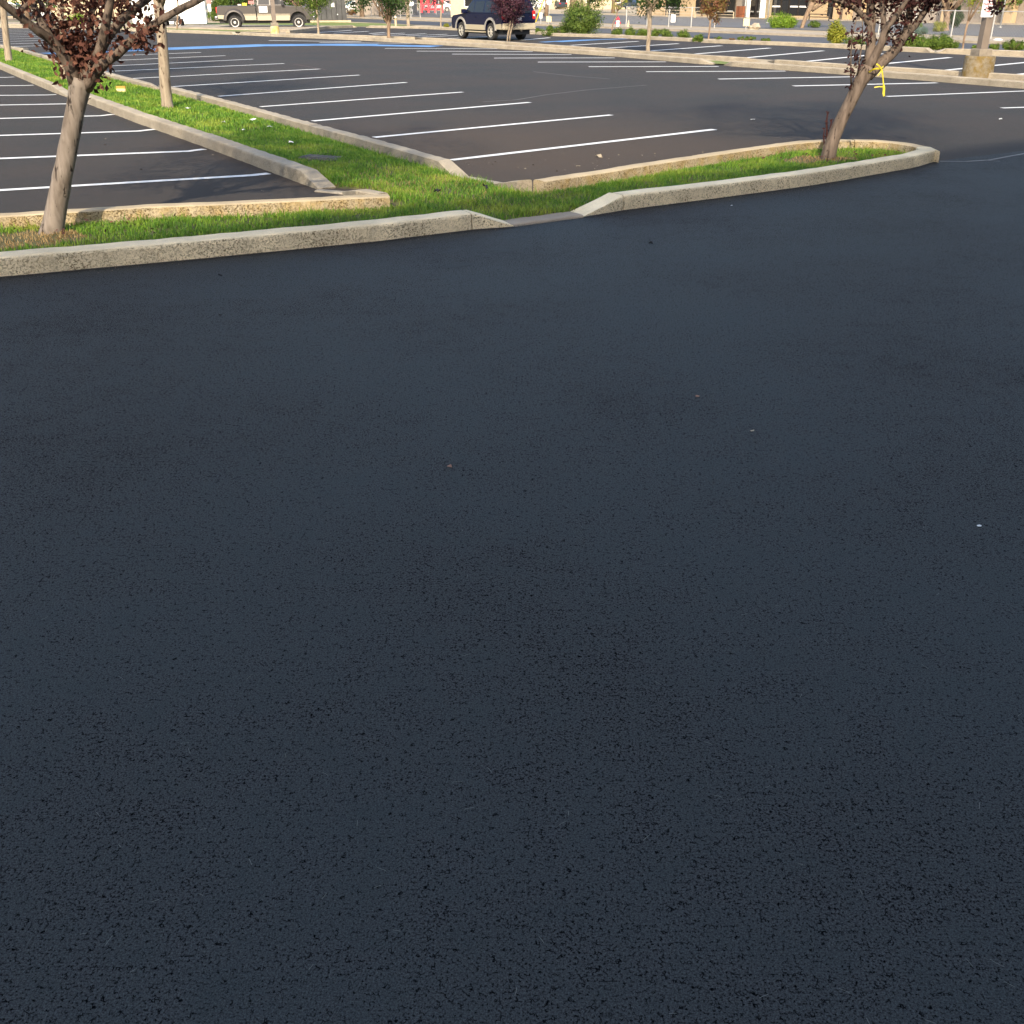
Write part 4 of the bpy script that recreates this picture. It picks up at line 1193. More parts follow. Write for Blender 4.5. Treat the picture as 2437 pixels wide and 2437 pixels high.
# ------------------------------------------------------------------ vehicles
def wheel(parent, x, y, r, w, out, rim_m, dark=True, spokes=6):
    """axle along y; out = +1 or -1: the side that shows"""
    mt = Matrix.Translation((x, y, r)) @ Matrix.Rotation(R(90) * (-1 if out > 0 else 1), 4, 'X')
    wh = MB().lathe([(r * .62, -w / 2), (r * .93, -w / 2), (r, -w * .36), (r, w * .36), (r * .93, w / 2), (r * .66, w / 2), (r * .62, w * .3)], 24, mt).build('wheel', M['tyre'], parent, smooth=False)
    rb_ = MB().lathe([(r * .63, w * .28), (r * .65, w * .46), (r * .58, w * .44), (r * .54, w * .2), (r * .2, w * .18)], 20, mt)
    rb_.build('rim', M['black'] if spokes else rim_m, wh)
    hb = MB()
    if spokes:
        for k in range(spokes):
            a = 2 * math.pi * k / spokes
            m2 = mt @ Matrix.Rotation(a, 4, 'Z')
            hb.box(r * .08, r * .6, -r * .085, r * .085, w * .26, w * .4, m2)
        hb.lathe([(r * .66, w * .40), (r * .66, w * .47), (r * .57, w * .45), (r * .57, w * .38)], 20, mt, closed=True)
        hb.lathe([(r * .17, w * .24), (r * .17, w * .43), (r * .08, w * .45)], 12, mt)
        hb.build('spokes', rim_m, wh)
    else:
        hb.lathe([(r * .2, w * .16), (r * .2, w * .36), (r * .1, w * .4)], 12, mt)
        hb.build('hub', M['galv'], wh)
    return wh

def arch(cx, r, z0, n=9):
    return [(cx - r * math.cos(math.pi * k / n), z0 + r * math.sin(math.pi * k / n)) for k in range(n + 1)]

def side_quad(mb, pts, ysign, yf, off=0.006):
    """panel on the car's side: pts (x,z), standing just off the body"""
    n = len(pts)
    a = [(p[0], ysign * (yf(p[1]) - 0.01), p[1]) for p in pts]
    b = [(p[0], ysign * (yf(p[1]) + off), p[1]) for p in pts]
    mb.add(a + b, [tuple(range(n)), tuple(range(2 * n - 1, n - 1, -1))] + [(i, (i + 1) % n, n + (i + 1) % n, n + i) for i in range(n)])

def suv(name, label, loc, rz, paint):
    t = thing(name, label, 'car', (*loc, 0), rz)
    hw = 0.99
    yf = lambda z: hw - 0.27 * max(0, z - 1.235)
    yfun = lambda x, z, s: math.copysign(yf(z), s)
    out = [(-2.58, .55), (-2.0, .48)] + arch(-1.46, .50, .46) + [(-.9, .44), (1.0, .44)] + arch(1.56, .50, .46) + [(2.12, .48), (2.52, .5), (2.60, .72), (2.56, .98), (2.42, 1.1), (1.45, 1.20), (1.22, 1.235), (-2.595, 1.235), (-2.62, .9)]
    body = MB().poly_prism(out, -1, 1, yfun).build('body', paint, t, bevel=0.03)
    MB().poly_prism([(1.24, 1.236), (.98, 1.45), (.60, 1.80), (.40, 1.88), (0, 1.92), (-2.1, 1.90), (-2.38, 1.86), (-2.50, 1.60), (-2.59, 1.236)], -1, 1, yfun).build('cabin', paint, t, bevel=0.03)
    for s in (1, -1):
        for nm, q in (('side_window', [(.92, 1.28), (.58, 1.72), (.28, 1.78), (.22, 1.28)]), ('side_window', [(.14, 1.28), (.18, 1.78), (-.72, 1.80), (-.76, 1.28)]), ('side_window', [(-.90, 1.28), (-.86, 1.80), (-1.95, 1.78), (-2.22, 1.30)])):
            mb = MB(); side_quad(mb, q, s, yf); mb.build(nm, M['glass'], t)
        mb = MB(); side_quad(mb, [(-.94, .46), (1.04, .46), (1.04, .70), (-.94, .70)], s, yf, .02); mb.build('lower_cladding', M['beige'], t, bevel=.01)
        mb = MB(); side_quad(mb, [(-2.56, .52), (-1.98, .52), (-1.98, .74), (-2.56, .78)], s, yf, .015); mb.build('lower_cladding', M['beige'], t)
        for cx in (-1.46, 1.56):
            mb = MB()
            n = 12
            for k in range(n + 1):
                a = math.pi * k / n
                for rr, yo in ((.49, .0), (.49, .035), (.585, .03), (.60, -.01)):
                    z = .46 + rr * math.sin(a)
                    mb.v.append((cx - rr * math.cos(a), s * (yf(max(z, .5)) + yo), z))
            for k in range(n):
                for j in range(3):
                    mb.f.append((k * 4 + j, k * 4 + j + 1, k * 4 + 5 + j, k * 4 + 4 + j))
            mb.build('wheel_arch_trim', M['flare'], t)
            wheel(t, cx, s * (hw - .14), .40, .27, s, M['rim'])
        MB().box(-.92, 1.02, s * (hw + .0) - .08, s * (hw + .0) + .08, .34, .40).build('running_board', M['beige'], t, bevel=.015)
        MB().box(.93, 1.13, s * 1.02 - .02, s * 1.02 + .20 * s if s > 0 else s * 1.02 + .02, 1.22, 1.42).build('mirror', paint, t, bevel=.03) if s > 0 else MB().box(.93, 1.13, -1.24, -1.0, 1.22, 1.42).build('mirror', paint, t, bevel=.03)
        tl = MB().box(-2.64, -2.50, s * .90 - .085, s * .90 + .085, .98, 1.36).build('tail_light', M['red_lamp'], t, bevel=.02)
        MB().box(-2.65, -2.58, s * .90 - .06, s * .90 + .06, 1.12, 1.20).build('reversing_lens', M['clear_lamp'], tl)
        MB().tube([(.35, s * .72, 1.93), (.2, s * .72, 1.98), (-2.0, s * .72, 1.97), (-2.2, s * .72, 1.92)], .02, 6).build('roof_rail', M['black'], t)
        MB().box(2.45, 2.62, s * .72 - .16, s * .72 + .16, .82, 1.02).build('headlight', M['clear_lamp'], t, bevel=.02)
        for hx in (.05, -.85):
            MB().box(hx - .1, hx + .1, s * yf(1.05) - .02, s * yf(1.05) + .03, 1.04, 1.09).build('door_handle', paint, t, bevel=.01)
    MB().box(-2.72, -2.46, -.98, .98, .50, .80).build('rear_bumper', M['beige'], t, bevel=.05)
    MB().box(2.45, 2.66, -.97, .97, .48, .78).build('front_bumper', M['beige'], t, bevel=.05)
    mb = MB(); mb.add([(-2.605, -.70, 1.26), (-2.605, .70, 1.26), (-2.475, .62, 1.78), (-2.475, -.62, 1.78), (-2.55, -.70, 1.26), (-2.55, .70, 1.26), (-2.43, .62, 1.78), (-2.43, -.62, 1.78)],
                      [(0, 1, 2, 3), (7, 6, 5, 4), (0, 4, 5, 1), (1, 5, 6, 2), (2, 6, 7, 3), (3, 7, 4, 0)])
    mb.build('rear_window', M['glass'], t)
    MB().box(-2.645, -2.60, -.16, .16, .92, 1.07).build('number_plate', M['white'], t)
    MB().box(-2.65, -2.60, -.30, .30, 1.09, 1.13).build('plate_trim', M['chrome'], t)
    MB().tube([(-2.7, -.02, .44), (-2.86, -.02, .44), (-2.88, -.02, .52)], [.035, .03, .03], 8).build('tow_hitch', M['chrome'], t)
    MB().box(-2.4, 2.3, -.8, .8, .28, .5).build('underbody', M['black'], t)
    for cx in (-1.46, 1.56):
        MB().box(cx - .56, cx + .56, -.70, .70, .44, 1.0).build('wheel_well', M['black'], t)
    mb = MB(); mb.add([(1.24, -.80, 1.27), (1.24, .80, 1.27), (.66, .68, 1.80), (.66, -.68, 1.80)], [(0, 1, 2, 3)]); 
    mb.v = [(x + .012, y, z + .012) for x, y, z in mb.v]; mb.build('windscreen', M['glass'], t)
    return t

rl = np.array(G(1172, 96.0))
head = math.atan2(VY, VX)
hv, lu = np.array([VX, VY]), np.array([-UX, -UY])          # forward, and its left-hand side
centre = rl + hv * 1.46 - lu * 0.86
suv('parked_suv', 'dark blue large car with beige trim seen from behind beyond the divider', centre, head, M['navy']).scale = (0.96, 0.96, 0.96)

def pickup(name, label, loc, rz, paint):
    t = thing(name, label, 'pickup truck', (*loc, 0), rz)
    hw = 0.98
    yf = lambda z: hw - 0.24 * max(0, z - 1.40)
    yfun = lambda x, z, s: math.copysign(yf(z), s)
    wb0, wb1, r = -2.02, 2.05, .40
    bed = [(-3.05, .62), (-2.62, .56)] + arch(wb0, .52, .52) + [(-1.42, .52), (-.62, .52), (-.62, 1.36), (-3.02, 1.36), (-3.10, 1.2), (-3.10, .8)]
    MB().poly_prism(bed, -1, 1, yfun).build('bed', paint, t, bevel=.03)
    cab = [(-.58, .50), (1.45, .50)] + arch(wb1, .52, .52) + [(2.62, .55), (3.0, .58), (3.04, .95), (2.98, 1.22), (2.80, 1.30), (1.50, 1.37), (1.28, 1.40), (-.56, 1.40)]
    MB().poly_prism(cab, -1, 1, yfun).build('cab', paint, t, bevel=.03)
    MB().poly_prism([(1.30, 1.401), (.92, 1.85), (.75, 1.93), (-.30, 1.94), (-.45, 1.90), (-.56, 1.401)], -1, 1, yfun).build('cab_roof', paint, t, bevel=.03)
    MB().box(-2.95, -.75, -.8, .8, 1.34, 1.38).build('bed_cover', M['black'], t)
    for s in (1, -1):
        for q in ([(1.18, 1.44), (.88, 1.80), (.38, 1.84), (.34, 1.44)], [(.26, 1.44), (.28, 1.84), (-.38, 1.84), (-.44, 1.44)]):
            mb = MB(); side_quad(mb, q, s, yf); mb.build('side_window', M['glass'], t)
        for q in ([(-3.04, .64), (-2.58, .58), (-2.5, .82), (-3.06, .84)], [(-1.46, .54), (-.63, .54), (-.63, .82), (-1.52, .82)], [(-.56, .52), (1.48, .52), (1.54, .82), (-.56, .82)]):
            mb = MB(); side_quad(mb, q, s, yf, .012); mb.build('lower_panel', M['beige'], t)
        for q in ([(-.56, .86), (1.55, .86), (1.55, .90), (-.56, .90)], [(-1.5, .86), (-.63, .86), (-.63, .90), (-1.5, .90)]):
            mb = MB(); side_quad(mb, q, s, yf, .014); mb.build('side_stripe', M['beige'], t)
        mb = MB()
        n = 12
        for k in range(n + 1):
            a = math.pi * k / n
            for rr, yo in ((.51, .0), (.51, .13), (.60, .12), (.72, -.01)):
                mb.v.append((wb0 - rr * math.cos(a), s * (hw + yo), .52 + rr * math.sin(a)))
        for k in range(n):
            for j in range(3):
                mb.f.append((k * 4 + j, k * 4 + j + 1, k * 4 + 5 + j, k * 4 + 4 + j))
        mb.build('rear_fender', paint, t)
        wheel(t, wb0, s * (hw - .06), r, .28, s, M['steel_rim'], spokes=0)
        wheel(t, wb1, s * (hw - .12), r, .27, s, M['steel_rim'], spokes=0)
        MB().box(-3.13, -2.98, s * .88 - .09, s * .88 + .10, .94, 1.30).build('tail_light', M['red_lamp'], t, bevel=.02)
        MB().box(2.86, 3.06, s * .76 - .16, s * .76 + .16, .98, 1.18).build('headlight', M['clear_lamp'], t, bevel=.02)
        MB().box(1.02, 1.2, s * 1.12 - .1, s * 1.12 + .1, 1.38, 1.66).build('mirror', M['black'], t, bevel=.03)
    MB().box(-3.26, -3.05, -.95, .95, .56, .76).build('rear_bumper', M['chrome'], t, bevel=.04)
    MB().box(2.94, 3.16, -.97, .97, .50, .76).build('front_bumper', M['chrome'], t, bevel=.04)
    MB().box(3.0, 3.07, -.56, .56, .84, 1.16).build('grille', M['chrome'], t, bevel=.02)
    MB().box(-3.0, 2.8, -.7, .7, .34, .56).build('underbody', M['black'], t)
    for cx in (wb0, wb1):
        MB().box(cx - .58, cx + .58, -.68, .68, .50, 1.08).build('wheel_well', M['black'], t)
    mb = MB(); mb.add([(1.30, -.80, 1.45), (1.30, .80, 1.45), (.97, .68, 1.84), (.97, -.68, 1.84)], [(0, 1, 2, 3)])
    mb.v = [(x + .012, y, z + .012) for x, y, z in mb.v]; mb.build('windscreen', M['glass'], t)
    mb = MB(); side_quad(mb, [(-.42, .98), (.12, .98), (.12, 1.34), (-.42, 1.34)], -1, yf, .02)
    sg = mb.build('door_sign', M['sign_white'], t)
    sg['label'] = 'white sheet with a small green mark on the rear door'
    mb = MB(); side_quad(mb, [(-.18, 1.22), (-.11, 1.22), (-.11, 1.28), (-.18, 1.28)], -1, yf, .026); mb.build('green_mark', M['lime_leaf'], sg)
    return t
pc = G(637, 68.5)
pickup('pickup_truck', 'brown and beige pickup truck parked side-on with white rims', pc, R(11), M['taupe'])

def sedan(name, label, loc, rz, paint):
    t = thing(name, label, 'car', (*loc, 0), rz)
    hw = .88
    yf = lambda z: hw - (0.0 if z < .9 else 0.34 * (z - .9))
    yfun = lambda x, z, s: math.copysign(yf(z) - .1 * max(0, abs(x) - 1.9), s)
    out = [(-2.2, .3), (-1.75, .28)] + arch(-1.35, .36, .3, 7) + [(-.95, .26), (.95, .26)] + arch(1.35, .36, .3, 7) + [(1.76, .28), (2.2, .32), (2.25, .6), (2.1, .74), (1.05, .92), (.35, 1.38), (-.75, 1.42), (-1.5, 1.02), (-2.15, .98), (-2.25, .7)]
    MB().poly_prism(out, -1, 1, yfun).build('body', paint, t, bevel=.04)
    for s in (1, -1):
        for q in ([(.85, .96), (.30, 1.32), (-.18, 1.34), (-.18, .96)], [(-.26, .96), (-.26, 1.34), (-.72, 1.35), (-1.3, 1.02)]):
            mb = MB(); side_quad(mb, q, s, yf); mb.build('side_window', M['glass'], t)
        for x in (-1.35, 1.35):
            wheel(t, x, s * (hw - .1), .31, .2, s, M['rim'], spokes=5)
        MB().box(-2.26, -2.1, s * .62 - .18, s * .62 + .18, .74, .9).build('tail_light', M['red_lamp'], t)
        MB().box(2.08, 2.24, s * .62 - .18, s * .62 + .18, .56, .68).build('headlight', M['clear_lamp'], t)
    mb = MB(); mb.add([(1.03, -.72, .96), (1.03, .72, .96), (.40, .60, 1.37), (.40, -.60, 1.37)], [(0, 1, 2, 3)])
    mb.v = [(x + .012, y, z + .012) for x, y, z in mb.v]; mb.build('windscreen', M['glass'], t)
    return t
M['grey_paint'] = mat('dark_slate_paint', (0.03, 0.04, 0.055), 0.2, spec=.7)
M['silver'] = mat('silver_paint', (0.45, 0.45, 0.44), 0.25, 0.5)
M['white_car'] = mat('white_car_paint', (0.72, 0.71, 0.68), 0.25)
M['red_car'] = mat('pale_red_paint', (0.55, 0.30, 0.28), 0.3)
sedan('parked_car', 'dark slate car parked left of the tan building', G(1498, 22), head + .2, M['grey_paint'])
sedan('parked_car', 'silver car parked beside the utility pole across the street', G(1420, 20), head + .1, M['silver'])
sedan('parked_car', 'pale car parked beyond the yellow guy-wire guard', G(1276, 22), head, M['white_car'])
sedan('parked_car', 'grey car beyond the round street sign', G(1322, 21), head, M['grey_paint'])
sedan('parked_car', 'white car parked beyond the dark screened enclosure', G(846, 33), R(200), M['white_car'])
sedan('parked_car', 'pale red and white car behind the purple sapling', G(1066, 24), R(190), M['red_car'])
sedan('parked_car', 'white car behind the dry verge left of the red frame', G(1040, 28), R(185), M['white_car'])
sedan('parked_car', 'dark car seen past the pale trunk at the edge of the picture', G(34, 46), R(10), M['grey_paint'])

# ------------------------------------------------------------------ lamp posts, signs, street furniture
def lamp(base_px, label, base_m, rad, hb, face=0.0, plate=True):
    bx, by = G(*base_px)
    by += rad * .8
    t = thing('lamp_post', label, 'lamp post', (bx, by, 0), face)
    MB().lathe([(rad * 1.02, -.03), (rad * 1.03, .02), (rad, hb * .5), (rad * .985, hb - .03), (rad * .95, hb)], 28).build('concrete_base', base_m, t, smooth=False)
    g = MB().box(-.19, .19, -.19, .19, hb - .005, hb + .17).build('grout_block', M['grout'], t, bevel=.015)
    pb = MB()
    for z0, z1, w0 in ((hb + .165, 8.2, .105),):
        pb.add([(-w0, -w0, z0), (w0, -w0, z0), (w0, w0, z0), (-w0, w0, z0), (-w0 * .8, -w0 * .8, z1), (w0 * .8, -w0 * .8, z1), (w0 * .8, w0 * .8, z1), (-w0 * .8, w0 * .8, z1)],
               [(0, 3, 2, 1), (4, 5, 6, 7), (0, 1, 5, 4), (1, 2, 6, 5), (2, 3, 7, 6), (3, 0, 4, 7)])
    pole = pb.build('pole', M['post'], t, bevel=.012)
    MB().lathe([(.055, 0), (.055, .012), (.02, .02)], 12, Matrix.Translation((.105, 0, hb + .5)) @ Matrix.Rotation(R(90), 4, 'Y') @ Matrix.Diagonal((2.0, 1, 1, 1))).build('hand_hole_cover', M['galv'], pole)
    arm = MB().box(-.05, .05, -1.0, 1.0, 8.05, 8.13).build('arm', M['post'], t)
    for s in (-1, 1):
        MB().box(-.18, .18, s * 1.25 - .3, s * 1.25 + .3, 8.0, 8.16).build('lamp_head', M['post'], t, bevel=.03)
    return t
lp = lamp((2335, 188), 'brown lamp post on a stained concrete drum carrying a no-parking sign', concrete('drum_concrete', (0.30, 0.25, 0.17), (0.10, 0.075, 0.03), 0.7, (0.21, 0.13, 0.02), 0.8), .385, .545, R(15))
lamp((654, 87), 'lamp post on a yellow painted drum in front of the pickup', M['yellow_base'], .24, .50, R(20))

def text_mesh(s, size, m, parent, loc, rot, name='lettering'):
    cu = bpy.data.curves.new('txt', 'FONT')
    cu.body = s
    cu.size = size
    cu.align_x = 'CENTER'
    cu.align_y = 'CENTER'
    cu.extrude = 0.0012
    cu.offset = size * 0.03
    tmp = bpy.data.objects.new('txt', cu)
    COL.objects.link(tmp)
    dg = bpy.context.evaluated_depsgraph_get()
    me = bpy.data.meshes.new_from_object(tmp.evaluated_get(dg))
    bpy.data.objects.remove(tmp)
    me.materials.clear()
    me.materials.append(m)
    o = bpy.data.objects.new(name, me)
    o.location = loc
    o.rotation_euler = rot
    return link(o, parent)

# sign on the lamp post (hung on the side that faces the drive)
lx, ly = lp.location.x, lp.location.y
sgy = ly - 0.135
sg = thing('parking_sign', 'white no-parking sign with red lettering strapped to the lamp post', 'sign', (0, 0, 0), 0)
p_lo = at(2347.5, 41, sgy)
sg.location = (p_lo.x, sgy, p_lo.z)
sg.rotation_euler = (0, 0, R(-6))
wS, hS = 0.305, 0.457
mb = MB()
cr_ = .035
out = []
for cx_, cz_, a0 in ((wS / 2 - cr_, cr_, -90), (wS / 2 - cr_, hS - cr_, 0), (-wS / 2 + cr_, hS - cr_, 90), (-wS / 2 + cr_, cr_, 180)):
    for k in range(6):
        a = R(a0 + 90 * k / 5)
        out.append((cx_ + cr_ * math.cos(a), cz_ + cr_ * math.sin(a)))
mb.poly_prism(out, -.003, .003)
pan = mb.build('panel', M['sign_white'], sg)
for s_, z_, sz in (('NO', .395, .085), ('PARKING', .30, .064), ('ANY', .215, .064), ('TIME', .13, .064)):
    text_mesh(s_, sz, M['sign_red'], pan, (0, -.0055, z_), (R(90), 0, 0))
for z_ in (.03, .43):
    MB().lathe([(.008, 0), (.008, .004)], 8, Matrix.Translation((0, -.003, z_)) @ Matrix.Rotation(R(90), 4, 'X')).build('bolt', M['galv'], sg)

def post_sign(name, label, px, pyb, w_px, y0, y1, m, cat='sign', post=True, post_m='galv', dy=0):
    bx, by = G(px, pyb)
    s = ppm(by)
    z0 = at(px, y1, by).z
    z1 = at(px, y0, by).z
    w = w_px / s
    t = thing(name, label, cat, (bx, by, 0))
    if post:
        MB().tube([(0, .03, -.05), (0, .03, z1 + .02)], .025, 8).build('post', M[post_m], t)
    MB().box(-w / 2, w / 2, -.012, .004, z0, z1).build('panel', m, t, bevel=.004)
    return t
post_sign('street_sign', 'pale yellow blank square sign near the rock across the street', 1775, 71, 15, 44, 62, M['pale_yellow'])
post_sign('street_sign', 'tan square sign on a thin post right of the blue car', 1306, 60, 12, 38, 52, M['pale_yellow'])
post_sign('street_sign', 'small white notice board between the blue car and the tan sign', 1287, 60, 7, 30, 44, M['sign_white'])
rs = G(1307, 62)
t = thing('street_sign', 'round white street sign high on a thin post behind the tan sign', 'sign', (rs[0], rs[1] + 1, 0))
MB().tube([(0, .03, -.05), (0, .03, 2.5)], .02, 8).build('post', M['galv'], t)
MB().lathe([(.2, -.006), (.2, .006)], 20, Matrix.Translation((0, 0, 1.55)) @ Matrix.Rotation(R(90), 4, 'X')).build('panel', M['sign_white'], t)

def pole(name, label, cat, path, radii, m, px, py, part='shaft'):
    bx, by = G(px, py)
    t = thing(name, label, cat, (bx, by, 0))
    O = Vector((bx, by, 0))
    MB().tube([at(a, b, by) - O for a, b in path], radii, 10).build(part, m, t, smooth=True)
    return t, by
bx, by = G(1277, 55)
pole('guy_wire_guard', 'long yellow guy-wire guard slanting up right of the blue car', 'wire guard', [(1274, 55), (1294, 0), (1302, -30)], .05, M['yellow'], 1274, 55)
pole('guy_wire_guard', 'short yellow guy-wire guard above the bonnet of the blue car', 'wire guard', [(1110, 26), (1096, 4), (1084, -20)], .05, M['yellow'], 1110, 26)
t, by = pole('utility_pole', 'broad brown utility pole behind the largest shrub', 'utility pole', [(1365, 30), (1365, 0), (1365, -260)], [.55, .5, .35], M['brown_bark'], 1365, 30)
for px, py, h, lab in ((942, 60.5, 24, 'tall pale yellow marker post beside the forked tree'), (981, 35, 13, 'short white marker post behind the double trunk')):
    bx, by = G(px, py)
    s = ppm(by)
    t = thing('marker_post', lab, 'marker post', (bx, by, 0))
    hh = h / s / 1.118
    MB().lathe([(.085, -.03), (.085, hh - .06), (.075, hh - .02), (.03, hh)], 14).build('shaft', M['cream'] if px < 960 else M['white'], t, smooth=False)
    MB().lathe([(.088, hh * .8), (.088, hh * .88)], 14).build('band', M['white'], t)

# white tufted sign head by the double trunk
rs = G(980, 45)
t = thing('street_sign', 'white oval route sign hanging beside the double trunk', 'sign', (rs[0], rs[1], 0))
MB().tube([(0, .03, -.05), (0, .03, 2.2)], .02, 8).build('post', M['galv'], t)
MB().lathe([(.28, -.006), (.28, .006)], 20, Matrix.Translation((0, 0, 1.30)) @ Matrix.Rotation(R(90), 4, 'X') @ Matrix.Diagonal((1.0, .7, 1, 1))).build('panel', M['sign_white'], t)

# small bollard-like hydrant marker
bx, by = G(1470, 67)
t = thing('hydrant', 'small red and white hydrant under the spindly yellow-leaved tree', 'hydrant', (bx, by, 0))
MB().lathe([(.16, -.02), (.16, .04), (.11, .06), (.11, .40), (.14, .42), (.14, .46)], 14).build('barrel', M['white'], t)
MB().lathe([(.13, .46), (.12, .56), (.06, .64), (.03, .70)], 14).build('bonnet', M['red'], t)
for s in (-1, 1):
    MB().tube([(0, 0, .32), (s * .19, 0, .32)], .055, 10).build('outlet', M['red'], t)
bx, by = G(1495, 68)
t = thing('traffic_cone', 'small pale cone on the far side of the street', 'cone', (bx, by, 0))
MB().box(-.17, .17, -.17, .17, -.02, .03).build('base', M['cream'], t)
MB().lathe([(.13, .03), (.03, .50)], 14).build('cone', M['cream'], t)

# rock
bx, by = G(1793, 69)
bm = bmesh.new()
bmesh.ops.create_icosphere(bm, subdivisions=3, radius=1)
for v in bm.verts:
    n_ = 1 + .18 * math.sin(v.co.x * 5 + 1) * math.sin(v.co.y * 4) + .12 * math.sin(v.co.z * 7 + v.co.x * 3)
    v.co = Vector((v.co.x * .40 * n_, v.co.y * .34 * n_, v.co.z * .24 * n_ + v.co.x * .10 + .08))
me = bpy.data.meshes.new('boulder'); bm.to_mesh(me); bm.free(); me.materials.append(M['rock'])
o = bpy.data.objects.new('boulder', me); o.location = (bx, by, 0); link(o)
tag(o, 'pale jagged boulder beside the blank yellow sign', 'boulder')

# ------------------------------------------------------------------ chain link fences
def fence(label, a, b, h, npost, z=0.0):
    a, b = Vector((*a, 0)), Vector((*b, 0))
    t = thing('chain_link_fence', label, 'fence', a)
    d = b - a
    L = d.length
    for k in range(npost):
        p = d * (k / (npost - 1))
        MB().tube([p + Vector((0, 0, -.05)), p + Vector((0, 0, h + .05))], .035, 8).build('post', M['galv'], t)
    MB().tube([Vector((0, 0, h)), d + Vector((0, 0, h))], .022, 6).build('top_rail', M['galv'], t)
    mb = MB()
    dn = d.normalized()
    pitch = .16
    n = int((L + h) / pitch)
    for k in range(n):
        for sgn in (1, -1):
            x0 = k * pitch - (h if sgn > 0 else 0)
            p0, p1 = x0, x0 + h
            z0, z1 = (0.03, h) if sgn > 0 else (h, .03)
            lo, hi = max(p0, 0), min(p1, L)
            if hi - lo < .02: continue
            f0, f1 = (lo - p0) / h, (hi - p0) / h
            A = dn * lo + Vector((0, 0, z0 + (z1 - z0) * f0)); B = dn * hi + Vector((0, 0, z0 + (z1 - z0) * f1))
            mb.tube([A, B], .0022, 3, False)
    o = mb.build('wire_mesh', M['galv'], t, fix=False)
    o['kind'] = 'stuff'
    return t
fence('chain link fence before the tan building with a white notice', G(1700, 65.5), G(1490, 60), 1.22, 5)
fence('chain link fence behind the leaning plum and lamp post', W(51.5, v_at(2460, 51.5)), W(51.5, v_at(2090, 51.5)), 1.25, 5)
fence('chain link fence behind the forked tree and street', G(861, 40.5), G(1000, 41), 1.25, 7)
fence('chain link fence along the dry verge before the red frame', G(1003, 33), G(1115, 37), 1.1, 4)
bx, by = G(1600.5, 63)
s = ppm(by)
ns = thing('notice_board', 'white upright notice hanging on the chain link fence', 'notice', (bx, by - .08, 0))
MB().box(-5.5 / s, 5.5 / s, -.008, .008, at(1600, 53, by).z, at(1600, 34, by).z).build('panel', M['sign_white'], ns)
MB().box(-4.5 / s, 4.5 / s, .008, .02, at(1600, 36, by).z, at(1600, 35, by).z).build('hanger', M['galv'], ns)

# ------------------------------------------------------------------ shop building across the street
BU = 79.0
def seg_box(mb, px0, px1, z0, z1, proud=0.0, depth=.3, u=BU):
    va, vb = v_at(px0, u - proud), v_at(px1, u - proud)
    pa, pb_ = W(u - proud, va), W(u - proud, vb)
    qa, qb = W(u - proud + depth, va), W(u - proud + depth, vb)
    P_ = [(*pa, z0), (*pb_, z0), (*qb, z0), (*qa, z0), (*pa, z1), (*pb_, z1), (*qb, z1), (*qa, z1)]
    mb.add(P_, [(0, 3, 2, 1), (4, 5, 6, 7), (0, 1, 5, 4), (1, 2, 6, 5), (2, 3, 7, 6), (3, 0, 4, 7)])
shop = thing('shop_building', 'tan and grey flat-roofed shop building across the street', 'building', (0, 0, 0))
def sb(name, m, *segs, bevel=0, parent=None):
    mb = MB()
    for s_ in segs:
        seg_box(mb, *s_)
    return mb.build(name, m, parent if parent is not None else shop, bevel=bevel)
sb('core', M['grey_wall'], (1514, 2900, -.1, 5.2, -0.35, 18))
sb('roof_fascia', M['tan_wall'], (1500, 2920, 3.6, 5.4, 1.6, 2.0))
for a, b in ((1516, 1580), (1617, 1651)):
    sb('tan_wall_panel', M['tan_wall'], (a, b, -.1, 3.6, .1, .4))
for a, b in ((1582, 1597), (1599, 1615), (1653, 1672), (1674, 1698), (1701, 1722), (1724, 1746), (1782, 1796), (1797, 1806), (1834, 1854), (1857, 1874), (1876, 1896), (1898, 1918), (1966, 1978)):
    w_ = sb('window', M['frame'], (a, b, .12, 3.0, -.02, .12))
    sb('pane', M['shop_glass'], (a + 1.2, b - 1.2, .30, 2.85, .02, .03), parent=w_)
for a, b in ((1835, 1853), (1877, 1895), (1899, 1917)):
    sb('white_bar', M['white'], (a, b, .98, 1.12, .08, .05))
for a, b in ((1730, 1742), (1783, 1791), (1800, 1806)):
    sb('window_sill', M['galv'], (a, b, .52, .64, .08, .06))
sb('olive_wall_panel', M['olive_wall'], (1815, 1833, -.1, 3.6, .05, .4))
sb('low_wall', M['tan_wall'], (1815, 1966, -.1, .28, .35, .3))
sb('low_wall', M['tan_wall'], (1651, 1700, -.1, .2, .35, .3))
for a, b in ((1770, 1777), (1806, 1813)):
    sb('column', M['white'], (a, b, -.1, 3.6, .9, .35))
sb('sloped_panel', M['tan_wall'], (1925, 1964, .28, 3.6, .1, .4))
for a, b in ((1980, 1985), (2003, 2016), (2046, 2050), (2236, 2248), (2384, 2404), (2520, 2540), (2660, 2680)):
    sb('pilaster', M['tan_wall'], (a, b, -.1, 3.6, .35, .6))
sb('entrance_step', M['walk'], (1500, 2900, -.1, .07, 1.5, 1.2))
# rusty crate at the doors
cb = thing('storage_crate', 'rust brown crate standing at the shop doors', 'crate', (0, 0, 0))
mb = MB(); seg_box(mb, 1750, 1767, .32, 1.05, 1.35, .7); mb.build('upper_box', M['brown_box'], cb, bevel=.02)
mb = MB(); seg_box(mb, 1750.3, 1766.7, .075, .31, 1.34, .68); mb.build('lower_drawer', M['brown_box'], cb, bevel=.02)
